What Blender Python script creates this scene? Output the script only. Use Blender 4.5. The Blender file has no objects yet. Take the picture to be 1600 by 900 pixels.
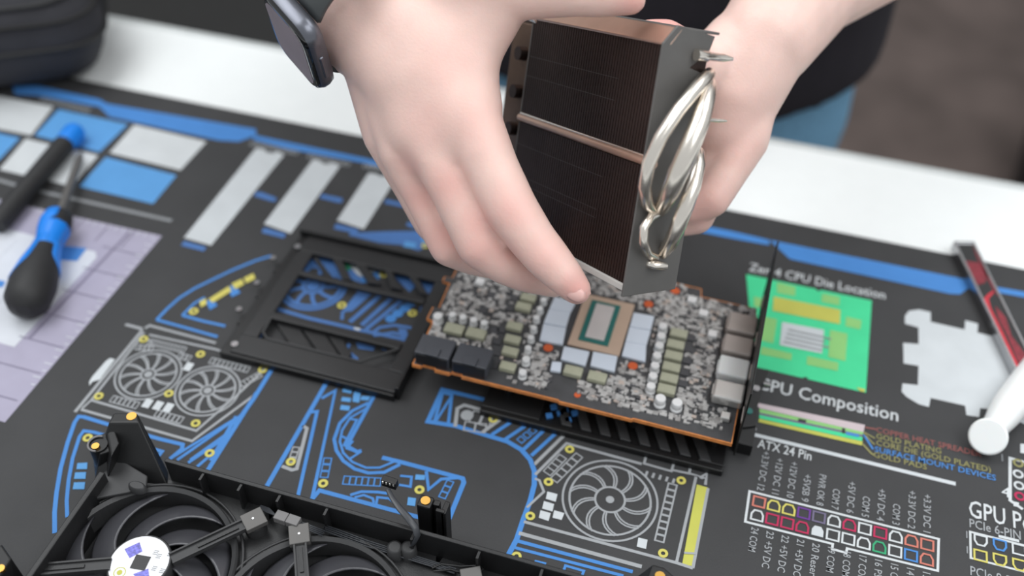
import bpy, bmesh, math, random
from mathutils import Vector, Matrix
random.seed(7)
PI = math.pi
scene = bpy.context.scene
C = scene.collection

# ------------------------------------------------------------------ camera
cam_d = bpy.data.cameras.new('camera')
cam = bpy.data.objects.new('camera', cam_d); C.objects.link(cam)
cam_d.sensor_width = 36.0; cam_d.lens = 35.58; cam_d.clip_start = 0.02
rx = Vector((0.95615, 0.29243, 0.01616)); dn = Vector((0.21604, -0.66698, -0.71306)); fw = Vector((-0.19774, 0.68529, -0.70091))
cam.matrix_world = Matrix(((rx.x, -dn.x, -fw.x, 0), (rx.y, -dn.y, -fw.y, 0), (rx.z, -dn.z, -fw.z, 0.44), (0, 0, 0, 1)))
cam_d.dof.use_dof = True; cam_d.dof.focus_distance = 0.480; cam_d.dof.aperture_fstop = 3.6
scene.camera = cam

# ------------------------------------------------------------------ world, lights, exposure
w = bpy.data.worlds.new('world'); scene.world = w; w.use_nodes = True
bg = w.node_tree.nodes['Background']; bg.inputs[0].default_value = (0.93, 0.97, 1.0, 1); bg.inputs[1].default_value = 0.60
def area(name, loc, target, size, power, col=(1, 1, 1)):
    l = bpy.data.lights.new(name, 'AREA'); l.shape = 'RECTANGLE'; l.size = size[0]; l.size_y = size[1]; l.energy = power; l.color = col
    o = bpy.data.objects.new(name, l); C.objects.link(o); o.location = loc
    o.rotation_euler = (Vector(target) - Vector(loc)).to_track_quat('-Z', 'Y').to_euler()
area('overhead_soft_light', (-0.9, 0.5, 1.75), (-0.1, 0.45, 0), (1.5, 1.0), 20, (0.97, 0.99, 1.0))
area('overhead_soft_light', (0.9, -0.1, 1.7), (0, 0.4, 0), (1.2, 1.0), 12.5, (0.97, 0.99, 1.0))
area('overhead_soft_light', (0.8, 1.25, 1.8), (0.2, 0.5, 0), (1.2, 1.0), 11.5, (0.97, 0.99, 1.0))  # added fill, evens out the table's back right
scene.view_settings.view_transform = 'Standard'; scene.view_settings.look = 'None'
scene.view_settings.exposure = 0.0; scene.view_settings.gamma = 1.0; scene.view_settings.use_curve_mapping = False

# ------------------------------------------------------------------ materials
def lin(c):
    return tuple((v / 255 / 12.92 if v <= 10 else ((v / 255 + 0.055) / 1.055) ** 2.4) for v in c)
MATS = {}
def mat(name, rgb, rough=0.5, metal=0.0, var=0.06, scale=60, bump=0.0, bscale=400, k=1.0, spec=0.5, sss=0.0, coat=0.0):
    """procedural Principled: base colour broken up by noise, optional fine relief"""
    m = bpy.data.materials.new(name); m.use_nodes = True; MATS[name] = m
    nt = m.node_tree; p = nt.nodes['Principled BSDF']
    c = [v * k for v in lin(rgb)]
    tc = nt.nodes.new('ShaderNodeTexCoord'); nz = nt.nodes.new('ShaderNodeTexNoise'); nz.inputs['Scale'].default_value = scale
    nz.inputs['Detail'].default_value = 4
    nt.links.new(tc.outputs['Object'], nz.inputs['Vector'])
    rp = nt.nodes.new('ShaderNodeValToRGB'); rp.color_ramp.elements[0].position = 0.3; rp.color_ramp.elements[1].position = 0.7
    rp.color_ramp.elements[0].color = (*[max(0, v * (1 - var)) for v in c], 1); rp.color_ramp.elements[1].color = (*[min(1, v * (1 + var)) for v in c], 1)
    nt.links.new(nz.outputs['Fac'], rp.inputs['Fac']); nt.links.new(rp.outputs['Color'], p.inputs['Base Color'])
    p.inputs['Roughness'].default_value = rough; p.inputs['Metallic'].default_value = metal
    p.inputs['Specular IOR Level'].default_value = spec
    if coat: p.inputs['Coat Weight'].default_value = coat
    if sss:
        p.inputs['Subsurface Weight'].default_value = sss; p.inputs['Subsurface Radius'].default_value = (1, 0.4, 0.25); p.inputs['Subsurface Scale'].default_value = 0.004
    if bump:
        n2 = nt.nodes.new('ShaderNodeTexNoise'); n2.inputs['Scale'].default_value = bscale; n2.inputs['Detail'].default_value = 3
        nt.links.new(tc.outputs['Object'], n2.inputs['Vector'])
        b = nt.nodes.new('ShaderNodeBump'); b.inputs['Strength'].default_value = bump; b.inputs['Distance'].default_value = 0.001
        nt.links.new(n2.outputs['Fac'], b.inputs['Height']); nt.links.new(b.outputs['Normal'], p.inputs['Normal'])
    return m
KP = 0.86
mat('table_white', (252, 255, 254), 0.45, var=0.01, k=0.95)
mat('table_edge_shade', (206, 210, 209), 0.5)  # shade along the rounded rim put into this grey; legs share it
mat('mat_rubber', (60, 60, 61), 0.6, var=0.10, scale=25, bump=0.15, bscale=900, k=0.95, spec=0.35)
for n, c in dict(blue=(78, 143, 216), sky=(98, 165, 226), dimblue=(82, 126, 190), mat=(60, 60, 61), white=(218, 222, 224), line=(170, 173, 176), paper=(214, 219, 222), yellow=(218, 208, 108), purple=(178, 173, 194),
                 dpurple=(140, 134, 156), lwhite=(222, 225, 232), green=(76, 226, 160), lime=(150, 212, 128), gold=(206, 205, 96), pink=(216, 200, 204), copper=(156, 96, 92), olive=(154, 150, 98), salmon=(214, 128, 112), crimson=(196, 48, 92), violet=(112, 62, 150), mauve=(120, 112, 140), jade=(60, 170, 120), grey=(150, 153, 156)).items():
    mat('print_' + n, c, 0.6, var=0.04, k=KP, spec=0.3)
mat('black_plastic', (30, 30, 31), 0.42, var=0.1, bump=0.08, bscale=1500)
mat('black_metal', (17, 17, 18), 0.45, var=0.1, bump=0.05, bscale=1500)
mat('grey_plastic', (54, 54, 55), 0.5, var=0.08, bump=0.05, bscale=1500)
mat('blade_plastic', (66, 66, 70), 0.28, var=0.06)
mat('rubber_black', (38, 38, 39), 0.6, var=0.1)
mat('tool_blue', (24, 132, 232), 0.35, var=0.04, k=1.0)
mat('steel', (176, 176, 178), 0.25, 1.0)
mat('nickel', (240, 232, 222), 0.27, 1.0, var=0.03)
mat('bronze', (204, 172, 154), 0.28, 0.8, var=0.08)
mat('fin_dark', (68, 57, 54), 0.4, 0.8, var=0.3, scale=22)
mat('strip_bronze', (120, 98, 84), 0.3, 0.85, var=0.3, scale=40)
mat('plate_grey', (104, 102, 100), 0.55, 0.3, var=0.06)
mat('flange_grey', (206, 203, 198), 0.45, 0.1)
mat('brass', (206, 160, 84), 0.35, 1.0)
mat('pcb_dark', (70, 70, 72), 0.5, var=0.15, scale=150)
mat('pcb_edge', (222, 140, 76), 0.5, var=0.2, scale=300)
mat('pad_grey', (214, 222, 234), 0.7, var=0.03, k=0.98)
mat('olive_block', (172, 172, 150), 0.6, var=0.08, scale=200)
mat('cap_silver', (240, 240, 240), 0.35, 0.2, var=0.05)
mat('smd_light', (184, 182, 180), 0.5, 0.1, var=0.12, scale=300)
mat('smd_dark', (72, 72, 75), 0.5, var=0.15)
mat('smd_mid', (150, 147, 145), 0.5, var=0.2, scale=300)
mat('smd_tan', (190, 175, 165), 0.5, var=0.15)
mat('substrate', (194, 168, 148), 0.55, var=0.05)
mat('frame_green', (40, 108, 102), 0.5)
mat('die_mirror', (206, 200, 198), 0.35, 0.1, var=0.04)
mat('orange_dot', (204, 92, 48), 0.5)
mat('connector_dark', (72, 74, 80), 0.5, var=0.05)
mat('port_silver', (224, 222, 218), 0.25, 0.6, var=0.05)
mat('port_grey', (186, 176, 170), 0.4, 0.25, var=0.08)
mat('skin', (238, 204, 193), 0.46, var=0.05, scale=55, bump=0.12, bscale=700, sss=0.25, spec=0.4)
mat('nail', (232, 184, 176), 0.35, var=0.02, sss=0.1)
mat('shirt', (34, 31, 38), 0.9, var=0.1, bump=0.2, bscale=900)
mat('denim', (112, 160, 192), 0.85, var=0.12, scale=300)
mat('hair_brown', (60, 42, 30), 0.6, var=0.2)
mat('eye_white', (235, 235, 235), 0.2)
mat('iris', (60, 80, 90), 0.2)
mat('lip', (196, 130, 122), 0.45)
mat('shoe', (40, 40, 44), 0.6)
mat('watch_metal', (110, 112, 120), 0.32, 0.8, var=0.04)
mat('watch_band', (72, 75, 76), 0.6, var=0.04)
mat('watch_glass', (12, 12, 14), 0.04, var=0.02, coat=0.5)
mat('display_reflection', (140, 128, 133), 0.6, var=0.05)  # pale mauve is the glass's reflection painted as a colour
mat('bag_fabric', (56, 56, 61), 0.85, var=0.12, scale=40, bump=0.3, bscale=600)
mat('floor_carpet', (104, 91, 86), 0.95, var=0.25, scale=6)
mat('wall_paint', (150, 150, 150), 0.8, var=0.05, scale=3)
mat('frame_black', (34, 34, 35), 0.45, var=0.1, bump=0.05, bscale=1500)
mat('dark_box', (34, 33, 32), 0.8, var=0.2)
mat('syringe_white', (244, 245, 244), 0.35, var=0.01, sss=0.1)
mat('red_print', (196, 34, 52), 0.4, var=0.15, scale=200)
mat('dull_red', (128, 30, 44), 0.4, var=0.25, scale=300)
mat('sticker_white', (232, 232, 236), 0.4, var=0.02)
mat('sticker_blue', (112, 110, 200), 0.4, var=0.5, scale=900)
mat('wire_grey', (118, 116, 116), 0.5)
mat('sleeve_dark', (58, 60, 64), 0.35)

# skin: vertex attribute adds blood red, plus crease shade painted between the fingers
def skin_tint():
    m = MATS['skin']; nt = m.node_tree; p = nt.nodes['Principled BSDF']; src = p.inputs['Base Color'].links[0].from_socket
    at = nt.nodes.new('ShaderNodeAttribute'); at.attribute_name = 'redness'
    mx = nt.nodes.new('ShaderNodeMixRGB'); mx.inputs[2].default_value = (*lin((226, 158, 150)), 1)
    nt.links.new(at.outputs['Fac'], mx.inputs[0]); nt.links.new(src, mx.inputs[1]); nt.links.new(mx.outputs[0], p.inputs['Base Color'])
skin_tint()

# ------------------------------------------------------------------ mesh helpers
def V3(p, z=None):
    return Vector((p[0], p[1], z if z is not None else p[2]))
class MB:
    def __init__(s): s.v = []; s.f = []; s.s = []; s.k = 0; s.cut = []
    def nxt(s): s.k += 1; s.cut.append((len(s.v), len(s.f))); return s.k * 1.2e-6      # printed strokes lie a hair above one another
    def add(s, vs, fs, smooth=False):
        n = len(s.v); s.v += [tuple(v) for v in vs]; s.f += [[i + n for i in f] for f in fs]; s.s += [smooth] * len(fs); return s
    def box(s, c, d, R=None):
        c = Vector(c); vs = []
        for x in (-1, 1):
            for y in (-1, 1):
                for z in (-1, 1):
                    q = Vector((x * d[0] / 2, y * d[1] / 2, z * d[2] / 2)); vs.append(c + (R @ q if R else q))
        return s.add(vs, [(0, 1, 3, 2), (4, 6, 7, 5), (0, 4, 5, 1), (2, 3, 7, 6), (0, 2, 6, 4), (1, 5, 7, 3)])
    def bb(s, x0, x1, y0, y1, z0, z1):
        return s.box(((x0 + x1) / 2, (y0 + y1) / 2, (z0 + z1) / 2), (x1 - x0, y1 - y0, z1 - z0))
    def prism(s, poly, z0, z1):
        n = len(poly); a = sum(poly[i][0] * poly[(i + 1) % n][1] - poly[(i + 1) % n][0] * poly[i][1] for i in range(n))
        if a < 0: poly = poly[::-1]
        vs = [(p[0], p[1], z0) for p in poly] + [(p[0], p[1], z1) for p in poly]
        return s.add(vs, [list(range(n))[::-1], list(range(n, 2 * n))] + [(i, (i + 1) % n, n + (i + 1) % n, n + i) for i in range(n)])
    def slab(s, poly, off):                      # polygon in space thickened by a vector
        n = len(poly); o = Vector(off); vs = [Vector(p) for p in poly] + [Vector(p) + o for p in poly]
        return s.add(vs, [list(range(n))[::-1], list(range(n, 2 * n))] + [(i, (i + 1) % n, n + (i + 1) % n, n + i) for i in range(n)])
    def flat(s, poly, z):
        z += s.nxt()
        n = len(poly); a = sum(poly[i][0] * poly[(i + 1) % n][1] - poly[(i + 1) % n][0] * poly[i][1] for i in range(n))
        if a < 0: poly = poly[::-1]
        return s.add([(p[0], p[1], z) for p in poly], [list(range(n))])
    def rect(s, x0, x1, y0, y1, z): return s.flat([(x0, y0), (x1, y0), (x1, y1), (x0, y1)], z)
    def stroke(s, pts, wd, z, closed=False):
        z += s.nxt(); wd *= 0.74 if wd > 0.0017 else 0.95
        p = [Vector((q[0], q[1])) for q in pts]; n = len(p); L = []; Rr = []
        for i in range(n):
            a = p[i] - p[i - 1] if (i > 0 or closed) else None
            b = p[(i + 1) % n] - p[i] if (i < n - 1 or closed) else None
            if a is None: a = b
            if b is None: b = a
            a = a.normalized(); b = b.normalized(); t = (a + b)
            t = t.normalized() if t.length > 1e-6 else a
            nn = Vector((-t.y, t.x)); k = min(1.8, 1 / max(0.3, abs(nn.dot(Vector((-a.y, a.x))))))
            L.append(p[i] + nn * wd / 2 * k); Rr.append(p[i] - nn * wd / 2 * k)
        vs = [(q.x, q.y, z) for q in L] + [(q.x, q.y, z) for q in Rr]
        return s.add(vs, [(n + i, n + (i + 1) % n, (i + 1) % n, i) for i in range(n if closed else n - 1)])
    def ring(s, c, r0, r1, z, n=48, a0=0, a1=2 * PI):
        k = n + 1; vs = []; z += s.nxt()
        for i in range(k):
            a = a0 + (a1 - a0) * i / n; vs += [(c[0] + r0 * math.cos(a), c[1] + r0 * math.sin(a), z), (c[0] + r1 * math.cos(a), c[1] + r1 * math.sin(a), z)]
        return s.add(vs, [(2 * i, 2 * i + 1, 2 * i + 3, 2 * i + 2) for i in range(n)])
    def disc(s, c, r, z, n=24): return s.flat([(c[0] + r * math.cos(2 * PI * i / n), c[1] + r * math.sin(2 * PI * i / n)) for i in range(n)], z)
    def tube(s, path, r, n=10, caps=True, flat=None):
        P = [Vector(p) for p in path]; m = len(P); rs = r if isinstance(r, (list, tuple)) else [r] * m
        T = [(P[min(i + 1, m - 1)] - P[max(i - 1, 0)]).normalized() for i in range(m)]
        u = T[0].orthogonal().normalized()
        if flat: u = (Vector(flat) - T[0] * Vector(flat).dot(T[0])).normalized()
        vs = []
        for i in range(m):
            u = (u - T[i] * u.dot(T[i])).normalized(); q = T[i].cross(u)
            for j in range(n):
                a = 2 * PI * j / n; e = 1.0 if not flat else 0.35
                vs.append(P[i] + (u * math.cos(a) + q * math.sin(a) * e) * rs[i])
        fs = [(i * n + j, i * n + (j + 1) % n, (i + 1) * n + (j + 1) % n, (i + 1) * n + j) for i in range(m - 1) for j in range(n)]
        s.add(vs, fs, True)
        if caps: s.add(vs[:n], [list(range(n))[::-1]]); s.add(vs[-n:], [list(range(n))])
        return s
    def cyl(s, p0, p1, r0, r1=None, n=16): return s.tube([p0, p1], [r0, r1 if r1 is not None else r0], n)
    def cap(s, p0, r0, p1, r1, n=14):            # round-ended tapered limb
        p0 = Vector(p0); p1 = Vector(p1); t = (p1 - p0).normalized(); path = []; rs = []
        for i in range(6):
            a = PI / 2 * (1 - i / 5); path.append(p0 - t * r0 * math.sin(a)); rs.append(max(r0 * math.cos(a), 1e-4))
        for i in range(6):
            a = PI / 2 * i / 5; path.append(p1 + t * r1 * math.sin(a)); rs.append(max(r1 * math.cos(a), 1e-4))
        return s.tube(path, rs, n)
    def chain(s, pts, n=14):
        for (a, ra), (b, rb) in zip(pts, pts[1:]): s.cap(a, ra, b, rb, n)
        return s
    def loft(s, rings, n=28, smooth=True):
        vs = []
        for c, rx_, ry_ in rings:
            for j in range(n):
                a = 2 * PI * j / n; vs.append((c[0] + rx_ * math.cos(a), c[1] + ry_ * math.sin(a), c[2]))
        m = len(rings); fs = [(i * n + j, i * n + (j + 1) % n, (i + 1) * n + (j + 1) % n, (i + 1) * n + j) for i in range(m - 1) for j in range(n)]
        s.add(vs, fs, smooth); s.add(vs[:n], [list(range(n))[::-1]]); s.add(vs[-n:], [list(range(n))]); return s
    def ball(s, c, r, n=16):
        r = r if isinstance(r, (list, tuple)) else (r, r, r); rings = []
        vs = []; m = n // 2
        for i in range(m + 1):
            a = -PI / 2 + PI * i / m; k = max(math.cos(a), 1e-3)
            for j in range(n): vs.append((c[0] + r[0] * k * math.cos(2 * PI * j / n), c[1] + r[1] * k * math.sin(2 * PI * j / n), c[2] + r[2] * math.sin(a)))
        fs = [(i * n + j, i * n + (j + 1) % n, (i + 1) * n + (j + 1) % n, (i + 1) * n + j) for i in range(m) for j in range(n)]
        return s.add(vs, fs, True)
    def mesh(s, name):
        me = bpy.data.meshes.new(name); me.from_pydata(s.v, [], s.f); me.polygons.foreach_set('use_smooth', s.s); me.update(); return me
    def build(s, name, m, parent=None, bevel=0, kind=None, label=None, seg=2):
        o = bpy.data.objects.new(name, s.mesh(name)); C.objects.link(o)
        o.data.materials.append(MATS[m])
        if parent is not None: attach(o, parent)
        if bevel:
            b = o.modifiers.new('bevel', 'BEVEL'); b.width = bevel; b.segments = seg; b.limit_method = 'ANGLE'; b.angle_limit = 0.7
        if kind: o['kind'] = kind
        if label: o['label'] = label
        return o
def wmat(o):
    m = Matrix.Translation(o.location) @ o.rotation_euler.to_matrix().to_4x4()
    return wmat(o.parent) @ o.matrix_parent_inverse @ m if o.parent else m
def attach(o, parent):
    o.parent = parent; o.matrix_parent_inverse = wmat(parent).inverted()
def thing(name, label, cat, loc=(0, 0, 0), group=None):
    o = bpy.data.objects.new(name, None); C.objects.link(o); o.location = loc; o.empty_display_size = 0.02
    o['label'] = label; o['category'] = cat
    if group: o['group'] = group
    return o
def tag(o, label, cat, group=None):
    o['label'] = label; o['category'] = cat
    if group: o['group'] = group
    return o
def dup_at(o, loc):                               # another piece sharing its mesh
    c = o.copy(); C.objects.link(c); c.location = loc; return c
def text(s, p, size, wd=None, rot=0.0, z=0.0003, m='print_white', parent=None, name='printed_text', mirror=False):
    cu = bpy.data.curves.new(name, 'FONT'); cu.body = s; cu.size = 1.0; cu.offset = 0.008; cu.resolution_u = 2
    t = bpy.data.objects.new(name, cu); C.objects.link(t); bpy.context.view_layer.update()
    me = bpy.data.meshes.new_from_object(t.evaluated_get(bpy.context.evaluated_depsgraph_get()))
    C.objects.unlink(t); bpy.data.objects.remove(t)
    xs = [v.co.x for v in me.vertices]; x0, x1 = min(xs), max(xs)
    sx = (wd / (x1 - x0)) if wd else size
    for v in me.vertices:
        x = (v.co.x - x0) * sx; y = v.co.y * size
        v.co = (x * math.cos(rot) - y * math.sin(rot) + p[0], x * math.sin(rot) + y * math.cos(rot) + p[1], z)
    o = bpy.data.objects.new(name, me); C.objects.link(o); me.materials.clear(); me.materials.append(MATS[m])
    if parent is not None: attach(o, parent)
    return o

# ------------------------------------------------------------------ setting: floor, table
fl = MB().bb(-5, 5, -3, 6, -0.95, -0.93).build('floor', 'floor_carpet'); fl['kind'] = 'structure'
bw = MB().bb(-5, 5, 5.9, 6, -0.93, 2.1).build('wall_back', 'wall_paint'); bw['kind'] = 'structure'
tb = thing('work_table', 'long white-topped work table carrying the black printed mat', 'table', (-0.1, 0.2, -0.93))
MB().bb(-1.35, 0.95, -0.35, 0.64, -0.031, -0.003).build('tabletop', 'table_white', tb, bevel=0.003)
MB().tube([(-1.35, 0.64, -0.015), (0.95, 0.64, -0.015)], 0.0125, 16).build('edge_trim', 'table_edge_shade', tb)
for x in (-1.25, 0.85):
    for y in (-0.27, 0.55): MB().bb(x - 0.025, x + 0.025, y - 0.025, y + 0.025, -0.93, -0.031).build('leg', 'table_edge_shade', tb, bevel=0.004)

# ------------------------------------------------------------------ the printed mat
pm = thing('work_mat', 'large black rubber work mat printed with blue and white computer part diagrams', 'mat', (-0.14, 0.25, -0.003))
MB().bb(-0.80, 0.50, -0.08, 0.548, -0.003, 0.0).build('rubber_sheet', 'mat_rubber', pm, bevel=0.0008)
Z1, Z2, Z3, Z4 = 0.00015, 0.0003, 0.00045, 0.0006
def ink(b, color, name='printed_line_art'):
    if name in ('printed_line_art', 'printed_label', 'printed_ruler_line'): return b.build(name, 'print_' + color, pm, kind='stuff' if len(b.cut) > 1 else None)   # thin lines, one drawing each
    for i, (v0, f0) in enumerate(b.cut):          # every printed patch is a piece of its own
        v1, f1 = b.cut[i + 1] if i + 1 < len(b.cut) else (len(b.v), len(b.f))
        q = MB(); q.v = b.v[v0:v1]; q.f = [[j - v0 for j in f] for f in b.f[f0:f1]]; q.s = b.s[f0:f1]; q.build(name, 'print_' + color, pm)
def cells(b, p0, p1, n, cw, ch, z, wd=0.0007):      # a row of little outlined boxes between two points
    p0 = Vector(p0); p1 = Vector(p1); d = (p1 - p0); t = d.normalized() if d.length > 0 else Vector((1, 0)); q = Vector((-t.y, t.x))
    for i in range(n):
        c = p0 + d * (i / max(1, n - 1))
        b.stroke([c + t * cw / 2 * a + q * ch / 2 * e for a, e in ((-1, -1), (1, -1), (1, 1), (-1, 1))], wd, z, True)
def dots(pts, r=0.0022):
    b = MB(); h = MB()
    for p in pts: b.ring(p, r * 0.42, r, Z3, 20); h.disc(p, r * 0.42, Z3, 12)
    ink(b, 'yellow', 'printed_screw_dot')
def arc(c, r, a0, a1, n=20): return [(c[0] + r * math.cos(a0 + (a1 - a0) * i / n), c[1] + r * math.sin(a0 + (a1 - a0) * i / n)) for i in range(n + 1)]
def pfan(c, r, color, nb, lw, hub=0.32, dot=0.07, two=True, swirl=0.45):
    b = MB(); b.ring(c, r - lw, r, Z2, 64); b.ring(c, r * 0.86 - lw, r * 0.86, Z2, 64)
    b.ring(c, r * hub - lw, r * hub, Z2, 32); b.disc(c, r * dot + lw * 0.4, Z2, 16)
    for k in range(nb):
        a = 2 * PI * k / nb + 0.2
        def P2(f, off): rr = r * (hub + (0.86 - hub) * f); an = a + off + swirl * f * f; return (c[0] + rr * math.cos(an), c[1] + rr * math.sin(an))
        b.stroke([P2(f / 6, 0) for f in range(7)], lw * (0.8 if two else 1.5), Z2)
        if two: b.stroke([P2(f / 6, 0.13 - 0.04 * f / 6) for f in range(7)], lw * 0.8, Z2)
    b.build('printed_fan', 'print_' + color, pm)

# border stripe along the far edge
b = MB()
b.flat([(-0.5537,0.5237),(-0.5358,0.5296),(-0.4805,0.5285),(-0.4719,0.5251),(-0.3512,0.531),(-0.3476,0.524),(-0.3558,0.5134),(-0.3701,0.5102),(-0.4608,0.5112),(-0.475,0.52),(-0.5276,0.5181),(-0.5446,0.5142)], Z1)
ink(b, 'blue', 'printed_border_stripe')
b = MB(); b.flat([(-0.3495,0.5238),(-0.2606,0.5236),(-0.2501,0.5229),(-0.2478,0.5174),(-0.2585,0.5185),(-0.3184,0.5165),(-0.3469,0.5187)], Z1)
b.flat([(-0.0267,0.5256),(-0.0029,0.5261),(0.0233,0.525),(0.0239,0.5199),(-0.0019,0.5189),(-0.0256,0.5187)], Z1)
ink(b, 'blue', 'printed_border_stripe')
b = MB(); b.flat([(0.0233,0.525),(0.1493,0.526),(0.1511,0.5225),(0.143,0.5107),(0.1368,0.5092),(0.0381,0.5106)], Z1); b.flat([(0.1511,0.5239),(0.1814,0.5256),(0.204,0.5253),(0.2036,0.5205),(0.1812,0.5203),(0.15,0.5192)], Z1)
ink(b, 'blue', 'printed_border_stripe')
# organiser squares, far left
b = MB()
for q in ([(-0.5732,0.5083),(-0.5073,0.5093),(-0.501,0.4734),(-0.569,0.472)], [(-0.438,0.5081),(-0.3778,0.5061),(-0.3784,0.4708),(-0.4361,0.4729)], [(-0.5023,0.4688),(-0.442,0.4679),(-0.4389,0.4321),(-0.4973,0.4326)]): b.flat(q, Z1)
ink(b, 'white', 'printed_square')
b = MB()
for q in ([(-0.5019,0.5076),(-0.4426,0.5072),(-0.4433,0.4714),(-0.4985,0.4742)], [(-0.5448,0.4685),(-0.5067,0.4683),(-0.5044,0.4413),(-0.5482,0.4405)], [(-0.4358,0.4678),(-0.378,0.465),(-0.377,0.4328),(-0.4344,0.4335)]): b.flat(q, Z1)
ink(b, 'sky', 'printed_square')
b = MB(); b.stroke([(-0.5108,0.4243),(-0.4736,0.4213)], 0.0038, Z1); b.stroke([(-0.4575,0.4209),(-0.3562,0.4214)], 0.0038, Z1); cells(b, (-0.5198,0.5148), (-0.4815,0.5137), 8, 0.003, 0.004, Z1, 0.0012)
ink(b, 'grey', 'printed_line_art')
# ruler patch, left edge
b = MB(); b.flat([(-0.3543,0.4061), (-0.3547,0.2465), (-0.62, 0.24), (-0.62, 0.44), (-0.4816,0.4046)], Z1); ink(b, 'purple', 'printed_ruler_patch')
b = MB(); b.flat([(-0.48,0.3802),(-0.4391,0.381),(-0.4093,0.3784),(-0.3864,0.3798),(-0.3824,0.3752),(-0.384,0.2945),(-0.4445,0.2953)], Z2); ink(b, 'lwhite', 'printed_ruler_patch')
b = MB(); b.stroke([(-0.376,0.4053),(-0.3801,0.3027)], 0.0028, Z2)
x0 = (-0.3543,0.4061); bb_ = (-0.3547,0.2465)
for i in range(1, 8):
    p = (x0[0] - 0.0005 * i, x0[1] - 0.0207 * i)
    b.stroke([p, (p[0] - 0.03, p[1])], 0.0007, Z3)
for i in range(1, 7): b.stroke([(x0[0] - 0.019 * i, x0[1]), (x0[0] - 0.019 * i, x0[1] - 0.018)], 0.0007, Z3)
ink(b, 'dpurple', 'printed_ruler_line')
b = MB()
for i in range(1, 26):
    p = (x0[0], x0[1] - 0.0053 * i); b.stroke([(p[0] - 0.0008, p[1]), (p[0] - (0.006 if i % 2 == 0 else 0.0035), p[1])], 0.0007, Z3)
for i in range(1, 26): b.stroke([(x0[0] - 0.0053 * i, x0[1] - 0.0008), (x0[0] - 0.0053 * i, x0[1] - 0.0045)], 0.0007, Z3)
for i in range(4): b.stroke([(-0.49 + 0.025 * i, 0.375), (-0.49 + 0.025 * i, 0.28)], 0.0005, Z3)
ink(b, 'lwhite', 'printed_ruler_line')
b = MB(); b.flat([(-0.413,0.3772),(-0.3932,0.3808),(-0.392,0.3685),(-0.4056,0.3653)], Z3); b.flat([(-0.4303,0.3388),(-0.4227,0.339),(-0.4214,0.3338),(-0.4283,0.3338)], Z3); b.stroke([(-0.4015,0.3573),(-0.3899,0.3341)], 0.003, Z3); ink(b, 'blue', 'printed_ruler_patch')
# memory slots along the far edge
b = MB()
for q in ([(-0.3404,0.5104),(-0.3344,0.5107),(-0.3308,0.5081),(-0.3259,0.5088),(-0.325,0.5114),(-0.318,0.5095),(-0.3197,0.4078),(-0.34,0.409)], [(-0.2962,0.5107),(-0.2911,0.5108),(-0.287,0.5084),(-0.2832,0.5097),(-0.2822,0.5123),(-0.2751,0.5096),(-0.2763,0.4341),(-0.2972,0.4374)], [(-0.2529,0.5088),(-0.2474,0.5095),(-0.2439,0.5079),(-0.2403,0.5096),(-0.2326,0.5065),(-0.2328,0.4527),(-0.2531,0.4554)], [(-0.2062,0.5253),(-0.1843,0.5234),(-0.1888,0.4697),(-0.2087,0.4724)]): b.flat(q, Z1)
ink(b, 'paper', 'printed_memory_slot')
b = MB()
for q in ([(-0.3381,0.4061),(-0.3217,0.4053),(-0.3214,0.4015),(-0.3381,0.4018)], [(-0.2955,0.4339),(-0.2791,0.4328),(-0.2786,0.4285),(-0.2948,0.4291)], [(-0.2523,0.452),(-0.2356,0.4514),(-0.2359,0.4473),(-0.2518,0.4471)], [(-0.2079,0.4685),(-0.192,0.4676),(-0.1919,0.4636),(-0.2077,0.4645)]): b.flat(q, Z1)
b.flat([(-0.3179,0.4653),(-0.3142,0.4665),(-0.3015,0.4641),(-0.3003,0.4603),(-0.3044,0.46),(-0.3166,0.4613)], Z1); b.flat([(-0.2743,0.4774),(-0.2587,0.4775),(-0.2575,0.4732),(-0.2608,0.4725),(-0.2738,0.4732)], Z1); b.flat([(-0.2306,0.4858),(-0.2138,0.4854),(-0.2134,0.4817),(-0.2303,0.4817)], Z1)
b.stroke([(-0.2397,0.4451),(-0.2188,0.4533),(-0.1916,0.4628)], 0.004, Z1); b.flat([(-0.2393,0.4442),(-0.219,0.4538),(-0.1923,0.4611),(-0.1856,0.4538),(-0.1912,0.4442),(-0.2038,0.4459),(-0.2175,0.4435)], Z1)
ink(b, 'dimblue')
b = MB()
for q in ([(-0.3444,0.5139),(-0.3119,0.5139)], [(-0.2989,0.5134),(-0.2715,0.5131)], [(-0.2572,0.5154),(-0.2389,0.5168)]): cells(b, q[0], q[1], 7, 0.004, 0.0035, Z2, 0.0012)
ink(b, 'grey', 'printed_label')
b = MB(); b.flat([(-0.2028,0.4502),(-0.195,0.4507),(-0.1942,0.4452),(-0.202,0.4446)], Z2); b.flat([(-0.1941,0.4589),(-0.1887,0.4587),(-0.188,0.4531),(-0.1933,0.4533)], Z2); ink(b, 'sky')
dots([(-0.1888,0.4499)], 0.0026)
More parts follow.
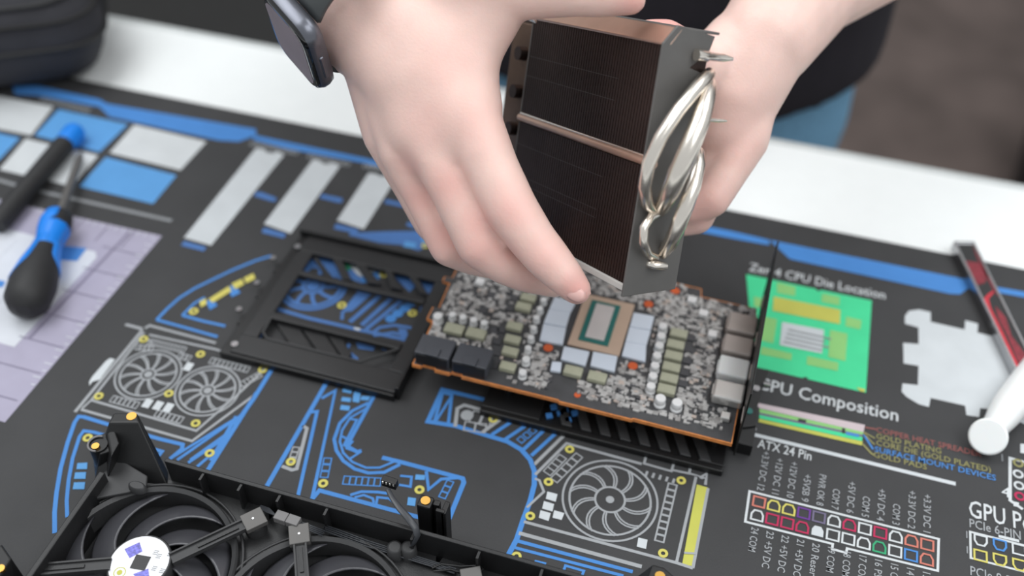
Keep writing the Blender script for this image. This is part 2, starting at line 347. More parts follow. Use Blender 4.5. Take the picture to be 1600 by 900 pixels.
# ring design around the shroud and frame, upper left
b = MB(); b.stroke([(-0.3178,0.3389),(-0.3166,0.3493),(-0.3145,0.3592),(-0.3099,0.3695),(-0.3033,0.3798),(-0.2955,0.3916),(-0.2858,0.4039),(-0.2786,0.4107)], 0.0026, Z1); b.stroke([(-0.3178,0.3389),(-0.2973,0.3384),(-0.2767,0.3377)], 0.0026, Z1)
b.stroke([(-0.3053,0.3469),(-0.3035,0.3581),(-0.3001,0.3645)], 0.0022, Z1); b.stroke([(-0.3053,0.3469),(-0.2917,0.3464),(-0.2766,0.3468)], 0.0026, Z1)
b.flat([(-0.2974,0.3613),(-0.295,0.3648),(-0.2892,0.3605),(-0.2918,0.3558)], Z2); b.flat([(-0.2908,0.3762),(-0.2884,0.3801),(-0.2812,0.3746),(-0.2846,0.3696)], Z2); ink(b, 'blue')
b = MB(); b.flat([(-0.297,0.3637),(-0.2906,0.3775),(-0.2871,0.3743),(-0.2932,0.3615)], Z3); b.flat([(-0.2902,0.38),(-0.2861,0.3856),(-0.2825,0.382),(-0.2858,0.3762)], Z3); b.flat([(-0.2855,0.3868),(-0.2817,0.3924),(-0.2783,0.3886),(-0.2818,0.3832)], Z3); b.flat([(-0.3011,0.3601),(-0.2987,0.3636),(-0.2959,0.3595),(-0.2979,0.356)], Z3); ink(b, 'yellow')
dots([(-0.3003,0.3517)], 0.0028)
# design seen through the frame windows
b = MB()
c0 = (-0.2416,0.3937)
pfan((-0.2416,0.3937), 0.0212, 'dimblue', 9, 0.0022, hub=0.34, dot=0.16, two=False, swirl=0.2)
b.stroke([(-0.2553,0.3693),(-0.2335,0.3679),(-0.1978,0.3684),(-0.1632,0.3697)], 0.0034, Z1)
b.flat([(-0.2159,0.3783),(-0.2134,0.3983),(-0.2034,0.4016),(-0.2102,0.3811)], Z1)
for q in ([(-0.2078,0.3725),(-0.198,0.4023)], [(-0.2001,0.3722),(-0.1908,0.4017)], [(-0.1964,0.3698),(-0.1839,0.402)]): b.stroke(q, 0.0040, Z1)
b.stroke([(-0.192,0.3676),(-0.1892,0.3739),(-0.1814,0.3783),(-0.1696,0.3793),(-0.1657,0.3761)], 0.0030, Z1); b.stroke([(-0.1902,0.3664),(-0.1804,0.3722),(-0.1665,0.3731)], 0.0028, Z1)
b.flat([(-0.1786,0.3764),(-0.1735,0.3772),(-0.1683,0.3689),(-0.1725,0.3676)], Z1); b.flat([(-0.2163,0.3791),(-0.2144,0.3797),(-0.2122,0.373),(-0.214,0.3724)], Z1)
for q in ([(-0.2608,0.4134),(-0.2518,0.4163),(-0.2488,0.4131),(-0.2502,0.4034),(-0.2595,0.4076)], [(-0.2503,0.4178),(-0.2419,0.4205),(-0.2291,0.4082),(-0.2326,0.403),(-0.2417,0.4102)], [(-0.2335,0.4181),(-0.2231,0.4142),(-0.2124,0.4096),(-0.2135,0.4052),(-0.2258,0.4072)], [(-0.2029,0.4249),(-0.1938,0.4237),(-0.1884,0.4173),(-0.194,0.4135)], [(-0.1871,0.4249),(-0.1784,0.4246),(-0.1675,0.4142),(-0.1677,0.4072),(-0.1788,0.4145)], [(-0.1928,0.4139),(-0.1879,0.4196),(-0.1808,0.4158),(-0.1831,0.4072)], [(-0.1986,0.3592),(-0.186,0.3597),(-0.1856,0.3554),(-0.1945,0.3543)], [(-0.2015,0.3442),(-0.2021,0.3563),(-0.2,0.3561),(-0.1991,0.3433)], [(-0.2547,0.3447),(-0.2551,0.3563),(-0.2525,0.3553),(-0.2521,0.3437)], [(-0.1976,0.3507),(-0.1916,0.3474),(-0.1902,0.3427),(-0.1938,0.3433)], [(-0.1822,0.36),(-0.179,0.3605),(-0.1785,0.3577),(-0.1814,0.3576)], [(-0.1736,0.4005),(-0.1695,0.4009),(-0.1648,0.3809),(-0.1684,0.3834)]): b.flat(q, Z1)
ink(b, 'dimblue')
b = MB()
for q in ((-0.1785,0.3989), (-0.1806,0.3935), (-0.1832,0.3879), (-0.1856,0.3825), (-0.2085,0.4139), (-0.2131,0.4094)): b.disc(q, 0.0034, Z2, 12)
ink(b, 'blue')
b = MB(); b.flat([(-0.2329,0.4235),(-0.227,0.4233),(-0.2165,0.4123),(-0.2137,0.4092),(-0.2196,0.4113),(-0.2272,0.417)], Z2); b.flat([(-0.2153,0.4198),(-0.2097,0.4237),(-0.2065,0.4196),(-0.2121,0.4157)], Z2); b.flat([(-0.2037,0.3693),(-0.1997,0.3696),(-0.1996,0.3678),(-0.203,0.3677)], Z1); ink(b, 'white', 'printed_chip')
b = MB(); b.flat([(-0.2347,0.4208),(-0.2325,0.4232),(-0.2251,0.4156),(-0.2275,0.4128)], Z2); b.flat([(-0.2609,0.3554),(-0.2575,0.3583),(-0.2547,0.3555),(-0.2565,0.3495)], Z2); ink(b, 'jade', 'printed_chip')
dots([(-0.2179,0.3837), (-0.1749,0.3906), (-0.2042,0.4167)], 0.0028)
# first printed graphics card (two fans)
pfan((-0.2996,0.2998), 0.0188, 'line', 10, 0.0011, hub=0.24, dot=0.10, swirl=0.25)
pfan((-0.2619,0.2994), 0.0183, 'line', 10, 0.0011, hub=0.24, dot=0.10, swirl=0.25)
b = MB()
b.stroke([(-0.3333,0.3299),(-0.3218,0.3298)], 0.0026, Z1); b.stroke([(-0.3213,0.329),(-0.3231,0.264)], 0.0026, Z1); b.stroke([(-0.3206,0.3306),(-0.3194,0.3335),(-0.2753,0.333)], 0.0022, Z1); b.stroke([(-0.3155,0.3269),(-0.2728,0.3285),(-0.2385,0.3266)], 0.0019, Z1)
b.stroke([(-0.3192,0.3275),(-0.3195,0.2739),(-0.2539,0.2727),(-0.245,0.301),(-0.2384,0.3262)], 0.0020, Z1); b.stroke([(-0.321,0.2665),(-0.2526,0.2659),(-0.236,0.3039)], 0.0021, Z1); b.stroke([(-0.3195,0.2739),(-0.3209,0.2672)], 0.0018, Z1)
b.stroke([(-0.3161,0.3242),(-0.3098,0.3212)], 0.001, Z1)
cells(b, (-0.3119,0.322), (-0.2904,0.3225), 11, 0.0020, 0.0042, Z1); cells(b, (-0.3163,0.3163), (-0.3086,0.3174), 4, 0.0020, 0.0040, Z1); cells(b, (-0.2899,0.3178), (-0.2843,0.3176), 3, 0.002, 0.004, Z1)
cells(b, (-0.2703,0.32), (-0.2487,0.3202), 9, 0.0024, 0.0042, Z1); cells(b, (-0.2455,0.3099), (-0.2402,0.3182), 5, 0.0024, 0.004, Z1); cells(b, (-0.3082,0.2782), (-0.2943,0.2782), 6, 0.0024, 0.0044, Z1); cells(b, (-0.2796,0.2767), (-0.2659,0.2765), 6, 0.0024, 0.0044, Z1)
ink(b, 'line')
b = MB(); b.flat([(-0.3279,0.3011),(-0.3269,0.3039),(-0.3236,0.3039),(-0.3234,0.2882),(-0.3264,0.2853),(-0.3262,0.2825),(-0.328,0.2848),(-0.3286,0.2885)], Z2)
for p in ((-0.2888,0.2812), (-0.2824,0.2816), (-0.2763,0.2821), (-0.281,0.3118)): b.flat([(p[0] - 0.0022, p[1] - 0.003), (p[0] + 0.0022, p[1] - 0.003), (p[0] + 0.0022, p[1] + 0.003), (p[0] - 0.0022, p[1] + 0.003)], Z2)
ink(b, 'paper', 'printed_chip')
dots([(-0.3165,0.3226), (-0.2792,0.3223), (-0.2398,0.3226), (-0.317,0.2775), (-0.2812,0.2909), (-0.2566,0.2769), (-0.2396,0.2615), (-0.3063,0.2508)], 0.0026)
# blue frames left of the shroud
b = MB(); b.stroke([(-0.2884,0.1956),(-0.2956,0.2059),(-0.3017,0.2164),(-0.3085,0.2297),(-0.3148,0.2451),(-0.3191,0.2577),(-0.3194,0.2619),(-0.3167,0.2625),(-0.3017,0.2621),(-0.27,0.2619),(-0.2562,0.2624),(-0.255,0.2598),(-0.2577,0.2522)], 0.0030, Z1)
b.stroke([(-0.2879,0.2053),(-0.294,0.2138),(-0.3002,0.2245),(-0.3063,0.237),(-0.3111,0.2504),(-0.3112,0.2543),(-0.3057,0.2552),(-0.2899,0.2551),(-0.2641,0.2551),(-0.2643,0.2524),(-0.267,0.2376)], 0.0026, Z1)
for q in ([(-0.2538,0.2526),(-0.2361,0.2893)], [(-0.2474,0.2528),(-0.2357,0.2752)], [(-0.2417,0.252),(-0.2363,0.2674)]): b.stroke(q, 0.0024, Z1)
b.stroke([(-0.2353,0.2519),(-0.2353,0.3065)], 0.0034, Z1); b.stroke([(-0.2362,0.2825),(-0.2349,0.3017),(-0.2351,0.3273)], 0.0034, Z1); b.stroke([(-0.2369,0.2576),(-0.2381,0.2881)], 0.0030, Z1); b.stroke([(-0.2578,0.252),(-0.2376,0.287)], 0.0022, Z1); b.stroke([(-0.2473,0.2548),(-0.2376,0.2755)], 0.0022, Z1)
ink(b, 'blue')
b = MB()
for q in ([(-0.302,0.235),(-0.2973,0.2369),(-0.2951,0.2333),(-0.3003,0.2316)], [(-0.2997,0.2296),(-0.2945,0.2315),(-0.2924,0.2278),(-0.298,0.226)], [(-0.2967,0.2241),(-0.2914,0.226),(-0.2893,0.2221),(-0.2949,0.2203)]): b.flat(q, Z2)
ink(b, 'sky', 'printed_chip')
# centre design below the frame
b = MB()
b.stroke([(-0.2016,0.2522),(-0.2014,0.3278)], 0.0034, Z1); b.stroke([(-0.1836,0.2507),(-0.1977,0.3045),(-0.2005,0.3032)], 0.0026, Z1); b.stroke([(-0.1758,0.2503),(-0.1943,0.3213),(-0.1992,0.3138)], 0.0026, Z1)
b.stroke([(-0.1722,0.3275),(-0.1728,0.2879),(-0.1661,0.2861),(-0.1641,0.2875)], 0.0030, Z1)
b.stroke([(-0.1733,0.3186),(-0.1795,0.3108),(-0.1825,0.3008),(-0.181,0.29),(-0.1768,0.2835),(-0.1706,0.2785),(-0.1629,0.2756),(-0.1551,0.2754),(-0.1474,0.2783),(-0.1414,0.2855)], 0.0026, Z1)
b.stroke([(-0.1729,0.3146),(-0.1787,0.306),(-0.1794,0.2969),(-0.1775,0.2895),(-0.1727,0.2832),(-0.1658,0.2793),(-0.1576,0.2781),(-0.1508,0.2803),(-0.1444,0.2868)], 0.0018, Z1)
b.stroke([(-0.1521,0.2867),(-0.1406,0.287),(-0.1072,0.2871),(-0.1058,0.2849),(-0.1058,0.262)], 0.0034, Z1); b.stroke([(-0.1767,0.2496),(-0.1748,0.2578),(-0.1196,0.2583)], 0.0032, Z1)
b.stroke([(-0.1587,0.26),(-0.154,0.2637),(-0.1461,0.2659),(-0.139,0.267)], 0.0022, Z1); b.stroke([(-0.156,0.2594),(-0.1521,0.2621),(-0.1469,0.2616),(-0.1453,0.2593)], 0.0018, Z1); b.stroke([(-0.1439,0.259),(-0.1449,0.263),(-0.1391,0.2641),(-0.1332,0.2617)], 0.0018, Z1)
b.stroke([(-0.1387,0.2788),(-0.1328,0.28),(-0.1312,0.2741),(-0.1372,0.2734)], 0.0018, Z1); b.stroke([(-0.1268,0.2856),(-0.1217,0.2754),(-0.1177,0.2833),(-0.1101,0.2865)], 0.0024, Z1); b.stroke([(-0.1784,0.3053),(-0.1746,0.3057),(-0.1745,0.2873)], 0.0018, Z1); b.stroke([(-0.1784,0.2932),(-0.1711,0.2915),(-0.1722,0.2865),(-0.1647,0.2858),(-0.1678,0.2809)], 0.0018, Z1)
cells(b, (-0.164,0.2678), (-0.1485,0.2716), 6, 0.0034, 0.0050, Z1); cells(b, (-0.1786,0.2759), (-0.1764,0.2676), 3, 0.0036, 0.0040, Z1); cells(b, (-0.1128,0.2819), (-0.1133,0.2744), 3, 0.0034, 0.0036, Z1)
ink(b, 'blue')
b = MB()
for q in ([(-0.1908,0.3242),(-0.1855,0.3247),(-0.1849,0.3218),(-0.1902,0.3214)], [(-0.1887,0.318),(-0.1836,0.3188),(-0.183,0.3159),(-0.1882,0.3152)], [(-0.187,0.3126),(-0.1819,0.3134),(-0.1812,0.3102),(-0.1863,0.3094)], [(-0.1847,0.3261),(-0.1808,0.3265),(-0.1781,0.3171),(-0.182,0.3167)], [(-0.1801,0.3267),(-0.1744,0.3277),(-0.174,0.3252),(-0.1793,0.3239)], [(-0.1788,0.322),(-0.1739,0.3232),(-0.1739,0.3201),(-0.1783,0.3191)], [(-0.1313,0.2819),(-0.1264,0.283),(-0.1256,0.2801),(-0.1305,0.2788)], [(-0.13,0.2677),(-0.1259,0.2683),(-0.1247,0.2637),(-0.1288,0.2631)]): b.flat(q, Z2)
ink(b, 'sky', 'printed_chip')
b = MB(); b.stroke([(-0.2009,0.2932),(-0.198,0.2922),(-0.1917,0.2665),(-0.1937,0.2651),(-0.1998,0.2657)], 0.0026, Z1); cells(b, (-0.1977,0.2776), (-0.1965,0.271), 3, 0.003, 0.0034, Z1); ink(b, 'line')
dots([(-0.1938,0.3264), (-0.1747,0.2622), (-0.1965,0.2695), (-0.126,0.2736)], 0.0026)
# second printed graphics card (one fan)
pfan((-0.0311,0.2976), 0.0248, 'line', 10, 0.0011, hub=0.33, dot=0.07, swirl=0.45)
b = MB()
b.stroke([(-0.0741,0.3069),(-0.0632,0.3321),(-0.019,0.3312)], 0.0026, Z1); b.stroke([(-0.0719,0.3008),(-0.0614,0.3253),(-0.0201,0.3244)], 0.0022, Z1)
b.stroke([(-0.0189,0.3335),(-0.0037,0.3333),(-0.0043,0.3246),(-0.019,0.3251)], 0.0018, Z1, True); b.stroke([(-0.0039,0.3321),(0.0048,0.3313),(0.0049,0.326),(-0.0039,0.3255)], 0.0018, Z1)
for i in range(5): p = (-0.0163,0.3208); b.stroke([(p[0] + 0.0036 * i, p[1] - 0.0001 * i), (p[0] + 0.0036 * i - 0.0003, p[1] - 0.0034)], 0.0014, Z1)
b.stroke([(0.0051,0.3261),(0.0136,0.3258),(0.0113,0.3251)], 0.0018, Z1); b.stroke([(0.0087,0.325),(0.008,0.2721)], 0.0020, Z1); b.stroke([(0.0107,0.3249),(0.0137,0.3288),(0.0142,0.3215)], 0.0016, Z1)
b.stroke([(-0.0695,0.2718),(0.0078,0.2721),(0.0162,0.2716)], 0.0022, Z1); b.stroke([(-0.07,0.2648),(-0.0077,0.2649)], 0.0028, Z1); b.stroke([(0.0159,0.3199),(0.0162,0.2716)], 0.0016, Z1)
b.stroke([(-0.0704,0.2802),(-0.0647,0.292),(-0.0689,0.2981),(-0.0714,0.2984)], 0.0018, Z1)
cells(b, (-0.0656,0.3051), (-0.0617,0.3147), 4, 0.0036, 0.0046, Z1); cells(b, (-0.0608,0.3021), (-0.0538,0.318), 5, 0.0040, 0.0044, Z1); cells(b, (-0.0021,0.3149), (-0.0023,0.2831), 9, 0.0036, 0.0044, Z1, 0.0009)
ink(b, 'line')
b = MB()
for q in ([(-0.063,0.2926),(-0.0576,0.2926),(-0.0573,0.2879),(-0.0626,0.2881)], [(-0.0631,0.2865),(-0.0577,0.2863),(-0.0573,0.2818),(-0.0628,0.2819)], [(-0.0633,0.2807),(-0.0579,0.2806),(-0.0577,0.2758),(-0.0629,0.2762)], [(-0.0567,0.2828),(-0.0513,0.2827),(-0.0516,0.2784),(-0.0563,0.2783)], [(-0.0126,0.2802),(-0.008,0.2803),(-0.0077,0.275),(-0.0123,0.2749)]): b.flat(q, Z2)
ink(b, 'paper', 'printed_chip')
b = MB(); b.flat([(0.0099,0.3204),(0.0157,0.3202),(0.0161,0.2726),(0.0108,0.2725)], Z1); ink(b, 'gold', 'printed_gold_edge')
b = MB(); b.stroke([(0.0106,0.2785),(0.016,0.2798)], 0.0012, Z3); ink(b, 'line')
dots([(-0.0588,0.3218), (-0.064,0.2984), (-0.0673,0.2758), (0.0017,0.3202), (0.0008,0.2751), (-0.0673,0.2519)], 0.0025)
# big blue outline to its left
b = MB(); b.stroke([(-0.0714,0.251),(-0.07,0.261),(-0.0701,0.2732),(-0.0699,0.2846),(-0.0706,0.2946),(-0.0729,0.3028),(-0.077,0.3091),(-0.0835,0.314),(-0.092,0.3168),(-0.1051,0.3174),(-0.1223,0.3183),(-0.1374,0.3165),(-0.1374,0.3401),(-0.1113,0.3405)], 0.0036, Z1)
b.stroke([(-0.134,0.3179),(-0.1366,0.3381),(-0.1312,0.3381),(-0.1261,0.3179)], 0.0024, Z1); b.stroke([(-0.1333,0.3178),(-0.131,0.3373)], 0.0020, Z1)
for q in ([(-0.1015,0.3185),(-0.0928,0.3319)], [(-0.0936,0.3178),(-0.0844,0.3321)], [(-0.0823,0.3143),(-0.0746,0.3319)], [(-0.0772,0.3118),(-0.0677,0.3322)]): b.stroke(q, 0.0028, Z1)
cells(b, (-0.0812,0.3279), (-0.0853,0.3202), 3, 0.003, 0.0036, Z1)
b.stroke([(-0.0698,0.2603),(-0.0113,0.2609)], 0.0026, Z1); b.stroke([(-0.0698,0.2563),(-0.0151,0.2574)], 0.0022, Z1); b.stroke([(-0.0576,0.2523),(-0.053,0.2525),(-0.053,0.2503),(-0.0575,0.2501)], 0.0012, Z1, True); b.stroke([(-0.0434,0.251),(-0.0432,0.2543),(-0.034,0.2542),(-0.0343,0.2507)], 0.0018, Z1)
ink(b, 'blue')
b = MB(); b.stroke([(-0.122,0.3176),(-0.125,0.3299),(-0.1222,0.3333),(-0.1115,0.333)], 0.0028, Z2); b.stroke([(-0.1067,0.3185),(-0.0992,0.3315)], 0.0028, Z2); cells(b, (-0.1128,0.3271), (-0.1076,0.3271), 2, 0.006, 0.008, Z2, 0.0008); cells(b, (-0.1144,0.3201), (-0.1088,0.321), 2, 0.006, 0.006, Z2, 0.0008); b.disc((-0.1184,0.327), 0.0036, Z2, 14); ink(b, 'line')
dots([(-0.1039,0.3288)], 0.0026)
# processor location diagram
b = MB(); b.flat([(0.0132,0.4875),(0.0905,0.4879),(0.0909,0.4109),(0.0281,0.4112)], Z1); ink(b, 'green', 'printed_processor')
b = MB()
for q in ([(0.0327,0.4858),(0.0442,0.4854),(0.0447,0.477),(0.0337,0.4766)], [(0.0607,0.4846),(0.0713,0.4847),(0.0715,0.4771),(0.0607,0.4771)], [(0.0762,0.4688),(0.0854,0.4685),(0.085,0.4604),(0.0763,0.4605)], [(0.026,0.4532),(0.0363,0.4536),(0.0364,0.433),(0.027,0.433)], [(0.0677,0.4544),(0.0779,0.4544),(0.0782,0.4317),(0.0684,0.432)], [(0.0302,0.4282),(0.0478,0.4281),(0.0479,0.4227),(0.0302,0.4219)], [(0.0566,0.4289),(0.0744,0.4292),(0.0745,0.4226),(0.0568,0.4221)], [(0.0205,0.4687),(0.0276,0.4687),(0.0277,0.4606),(0.0216,0.4602)]): b.flat(q, Z2)
ink(b, 'lime', 'printed_processor')
b = MB(); b.flat([(0.0321,0.4725),(0.0724,0.4734),(0.073,0.461),(0.0329,0.46)], Z3); b.flat([(0.0855,0.4131),(0.0902,0.4132),(0.0902,0.4111),(0.0878,0.4109)], Z3); ink(b, 'gold', 'printed_processor')
b = MB(); b.flat([(0.0395,0.452),(0.0642,0.4532),(0.0646,0.4335),(0.0402,0.4325)], Z3); ink(b, 'paper', 'printed_processor')
b = MB()
for i in range(4): p = Vector((0.0436,0.4466)) + Vector((-0.0005, -0.0036)) * i; b.stroke([p, p + Vector((0.0255 - 0.003 * (i % 2), 0.0001))], 0.0013, Z4)
ink(b, 'grey', 'printed_label')
b = MB(); b.flat([(0.0562,0.4879),(0.058,0.4856),(0.0594,0.4873),(0.0598,0.4883)], Z2); b.flat([(0.0556,0.4115),(0.0571,0.4106),(0.0585,0.4114),(0.0588,0.4119),(0.0571,0.4122)], Z2); ink(b, 'mat', 'printed_notch')
b = MB()
b.flat([(0.1105,0.4805),(0.1127,0.4858),(0.1187,0.4889),(0.1255,0.4888),(0.1256,0.4802),(0.1453,0.4798),(0.1457,0.488),(0.1531,0.4875),(0.1526,0.4796),(0.1617,0.4792),(0.1863,0.4795),(0.1823,0.4126),(0.1598,0.4204),(0.1527,0.4191),(0.1521,0.4123),(0.1453,0.4116),(0.1447,0.4184),(0.1261,0.4183),(0.1252,0.4112),(0.1199,0.4115),(0.1129,0.415),(0.1103,0.4181),(0.1106,0.4245),(0.119,0.4258),(0.1192,0.4411),(0.1108,0.4405),(0.1101,0.4572),(0.1189,0.4589),(0.1186,0.473),(0.1107,0.4738)], Z1)
ink(b, 'paper', 'printed_heat_spreader')
text('Zen 4 CPU Die Location', (0.0143,0.4914), 0.0110, 0.0840, m='print_white', parent=pm)
text('CPU Composition', (0.0315,0.3952), 0.0128, 0.0775, m='print_white', parent=pm)
# composition bars and legend
b = MB(); b.flat([(0.0315,0.3847),(0.0917,0.3873),(0.0911,0.3819),(0.0347,0.3813)], Z1); ink(b, 'pink', 'printed_layer_bar')
b = MB(); b.flat([(0.0348,0.381),(0.0911,0.3819),(0.0908,0.3799),(0.0351,0.3782)], Z1); ink(b, 'lime', 'printed_layer_bar')
b = MB(); b.flat([(0.0351,0.3782),(0.0908,0.3799),(0.0907,0.3776),(0.0354,0.3762)], Z1); ink(b, 'mauve', 'printed_layer_bar')
b = MB(); b.flat([(0.0353,0.3765),(0.0909,0.3781),(0.0906,0.375),(0.0355,0.3736)], Z2); ink(b, 'green', 'printed_layer_bar')
b = MB(); b.flat([(0.0354,0.3739),(0.091,0.3752),(0.0908,0.3723),(0.0355,0.3713)], Z2); ink(b, 'gold', 'printed_layer_bar')
b = MB(); b.flat([(0.0562,0.3803),(0.0605,0.3805),(0.0604,0.3787),(0.0561,0.3785)], Z3); b.flat([(0.0798,0.3812),(0.0814,0.3811),(0.0814,0.3774),(0.0798,0.3775)], Z3); ink(b, 'mat', 'printed_notch')
b = MB(); b.flat([(0.082,0.379),(0.0889,0.3793),(0.0888,0.3773),(0.082,0.377)], Z3); b.stroke([(0.0912,0.3803),(0.0967,0.3715)], 0.0012, Z2); ink(b, 'blue', 'printed_layer_bar')
b = MB(); b.stroke([(0.0911,0.3819),(0.0963,0.3798),(0.0973,0.3794)], 0.0009, Z2); b.stroke([(0.0912,0.381),(0.0965,0.3756),(0.0975,0.3753)], 0.0009, Z2); b.stroke([(0.0911,0.3735),(0.0958,0.3685),(0.0974,0.3677)], 0.0012, Z2); ink(b, 'olive')
b = MB(); b.stroke([(0.0918,0.3854),(0.0976,0.3859)], 0.0010, Z2); ink(b, 'copper')
b = MB(); b.stroke([(0.0341,0.362),(0.1392,0.3619)], 0.0032, Z1); ink(b, 'paper')
LH = 0.0053
text('COPPER HEAT SPREADER', (0.0977,0.384), LH, 0.0548, m='print_copper', parent=pm)
text('GOLD PLATING', (0.0979,0.3796), LH, 0.0340, m='print_olive', parent=pm)
text('CORE DIE (GOLD PLATED)', (0.0981,0.375), LH, 0.0590, m='print_olive', parent=pm)
text('SURFACE MOUNT DEVICES', (0.0975,0.3703), LH, 0.0620, m='print_blue', parent=pm)
text('GOLD PADS', (0.0971,0.3665), LH, 0.0275, m='print_olive', parent=pm)
# 24 pin diagram
text('ATX 24 Pin', (0.0369,0.3539), 0.0085, 0.0285, m='print_white', parent=pm)
b = MB(); b.stroke([(0.0367,0.3246),(0.1308,0.3248),(0.1304,0.3062),(0.0873,0.3055),(0.087,0.3028),(0.0802,0.3029),(0.0803,0.3059),(0.037,0.3056)], 0.0013, Z1, True)
ink(b, 'white', 'printed_connector_outline')
tl = Vector((0.0422,0.3194)); tr = Vector((0.1253,0.3196)); bl = Vector((0.0423,0.311)); br = Vector((0.1252,0.311))
def pin(p, kind, color):
    h = 0.0029; b = MB()
    if kind == 's': pts = [(-h, -h), (h, -h), (h, h), (-h, h)]
    else: pts = [(-h, -h), (h, -h), (h, h * 0.2), (h * 0.55, h), (-h * 0.55, h), (-h, h * 0.2)]
    q = [(p.x + x, p.y + y) for x, y in pts]
    if kind == 'f': b.flat(q, Z2)
    else: b.stroke(q, 0.0010, Z2, True)
    b.build('printed_pin', 'print_' + color, pm)
def pin_flip(p, kind, color):
    h = 0.0029; b = MB(); pts = [(-h, h), (h, h), (h, -h * 0.2), (h * 0.55, -h), (-h * 0.55, -h), (-h, -h * 0.2)] if kind == 'd' else [(-h, -h), (h, -h), (h, h), (-h, h)]
    b.stroke([(p.x + x, p.y + y) for x, y in pts], 0.0010, Z2, True); b.build('printed_pin', 'print_' + color, pm)
top = 's:salmon d:yellow d:yellow s:violet s:mauve d:white d:crimson s:white s:crimson d:white d:salmon s:salmon'.split()
bot = 'd:white s:crimson s:crimson d:crimson f:paper s:white s:white d:white d:jade s:white s:blue d:salmon'.split()
for i in range(12):
    k, c = top[i].split(':'); pin(tl.lerp(tr, i / 11), k, c)
    k, c = bot[i].split(':'); pin(bl.lerp(br, i / 11), k, c)
tt = ['+3.3V DC 12', '+12V DC 11', '+12V DC 10', '+5VSB 9', 'PWR OK 8', 'COM 7', '+5V DC 6', 'COM 5', '+5V DC 4', 'COM 3', '+3.3V DC 2', '+3.3V DC 1']
te = ['24 COM', '23 +5V DC', '22 +5V DC', '21 +5V DC', '20 Reserved', '19 COM', '18 COM', '17 COM', '16 PS ON', '15 COM', '14 -12V DC', '13 +3.3V DC']
ln = {11: 0.0255, 10: 0.0245, 7: 0.0185, 8: 0.0205, 5: 0.0130, 6: 0.0155}
for i in range(12):
    p = tl.lerp(tr, i / 11); L_ = 0.00235 * len(tt[i]) + (0.0 if len(tt[i]) > 8 else 0.001)
    text(tt[i], (p.x - 0.0020, p.y + 0.0072 + L_), 0.0052, L_, rot=-PI / 2, m='print_line', parent=pm)
    p = bl.lerp(br, i / 11)
    text(te[i], (p.x - 0.0018, p.y - 0.0075), 0.0052, 0.00235 * len(te[i]), rot=-PI / 2, m='print_line', parent=pm)
# power connector diagrams, right edge
text('GPU Power', (0.1456,0.3432), 0.0150, 0.0460, m='print_white', parent=pm)
text('PCIe 6-PIN', (0.1457,0.3367), 0.0075, 0.0245, m='print_line', parent=pm)
text('PCIe 8-PIN', (0.1456,0.3086), 0.0075, 0.0245, m='print_line', parent=pm)
b = MB(); q = Vector((0.146,0.334)); q2 = Vector((0.146,0.3185)); b.stroke([(q2.x, q2.y), (q.x, q.y), (q.x + 0.035, q.y), (q.x + 0.035, q2.y)], 0.0012, Z1, True)
b.stroke([(0.1595,0.3356),(0.1693,0.3357)], 0.0022, Z2); b.stroke([(0.1721,0.3561),(0.1661,0.3598),(0.1673,0.3881),(0.1744,0.3877)], 0.0022, Z1); b.flat([(0.173,0.3997),(0.1777,0.4011),(0.1773,0.3939),(0.1727,0.3933)], Z2); b.flat([(0.1679,0.3596),(0.1704,0.3596),(0.17,0.3567),(0.1675,0.3566)], Z2); ink(b, 'white', 'printed_connector_outline')
for p, k, c in (((0.1509,0.3303), 'd', 'white'), ((0.16,0.3304), 'd', 'blue'), ((0.169,0.3306), 's', 'white'), ((0.1506,0.3212), 's', 'yellow'), ((0.1597,0.3217), 'd', 'yellow'), ((0.1688,0.3216), 'd', 'yellow')): pin_flip(Vector(p), k, c)
for p, c in (((0.1713,0.3859), 'olive'), ((0.1709,0.3784), 'white'), ((0.171,0.3708), 'white'), ((0.171,0.3639), 'crimson')): MB().ring(p, 0.0016, 0.0028, Z2, 20).build('printed_pin', 'print_' + c, pm)
text('1', (0.1628,0.3846), 0.007, m='print_grey', parent=pm); text('4', (0.162,0.3613), 0.009, m='print_white', parent=pm)
text('1', (0.1439,0.3296), 0.006, m='print_grey', parent=pm); text('1', (0.144,0.3206), 0.006, m='print_grey', parent=pm)

# ------------------------------------------------------------------ left frame with windows
fr = thing('bracket_frame', 'black metal card frame with slanted window slats lying left of the circuit board', 'frame', (-0.215, 0.375, 0))
FX0, FX1, FY0, FY1 = -0.2670, -0.1600, 0.3255, 0.4300; FZ0, FZ1 = 0.0035, 0.0062
def fb(name, x0, x1, y0, y1, z0=FZ0, z1=FZ1, m='frame_black'): return MB().bb(x0, x1, y0, y1, z0, z1).build(name, m, fr, bevel=0.0006)
fb('rail', FX0 + 0.0062, FX1, FY0, 0.3400); fb('rail', FX0 + 0.0062, FX1, 0.4155, FY1); fb('stile', FX0 + 0.0062, -0.2510, 0.3400, 0.4155); fb('stile', -0.1690, FX1, 0.3400, 0.4155)
fb('crossbar', -0.2510, -0.1690, 0.3945, 0.3985, FZ0, FZ1 + 0.0008); fb('crossbar', -0.2510, -0.1690, 0.3555, 0.3605, FZ0, FZ1 + 0.0010)
MB().bb(FX0, FX1, FY0 - 0.002, FY0, 0, FZ1 - 0.001).build('skirt', 'black_metal', fr, bevel=0.0005)
MB().bb(FX0, FX1, FY1, FY1 + 0.002, 0, FZ1 + 0.003).build('skirt', 'black_metal', fr, bevel=0.0005)
MB().bb(FX1, FX1 + 0.0025, FY0, FY1, 0, FZ1 + 0.004).build('skirt', 'black_metal', fr, bevel=0.0005)
MB().bb(FX0, FX0 + 0.0062, FY0, FY1, 0.0, 0.0048).build('side_channel', 'black_metal', fr, bevel=0.0005)
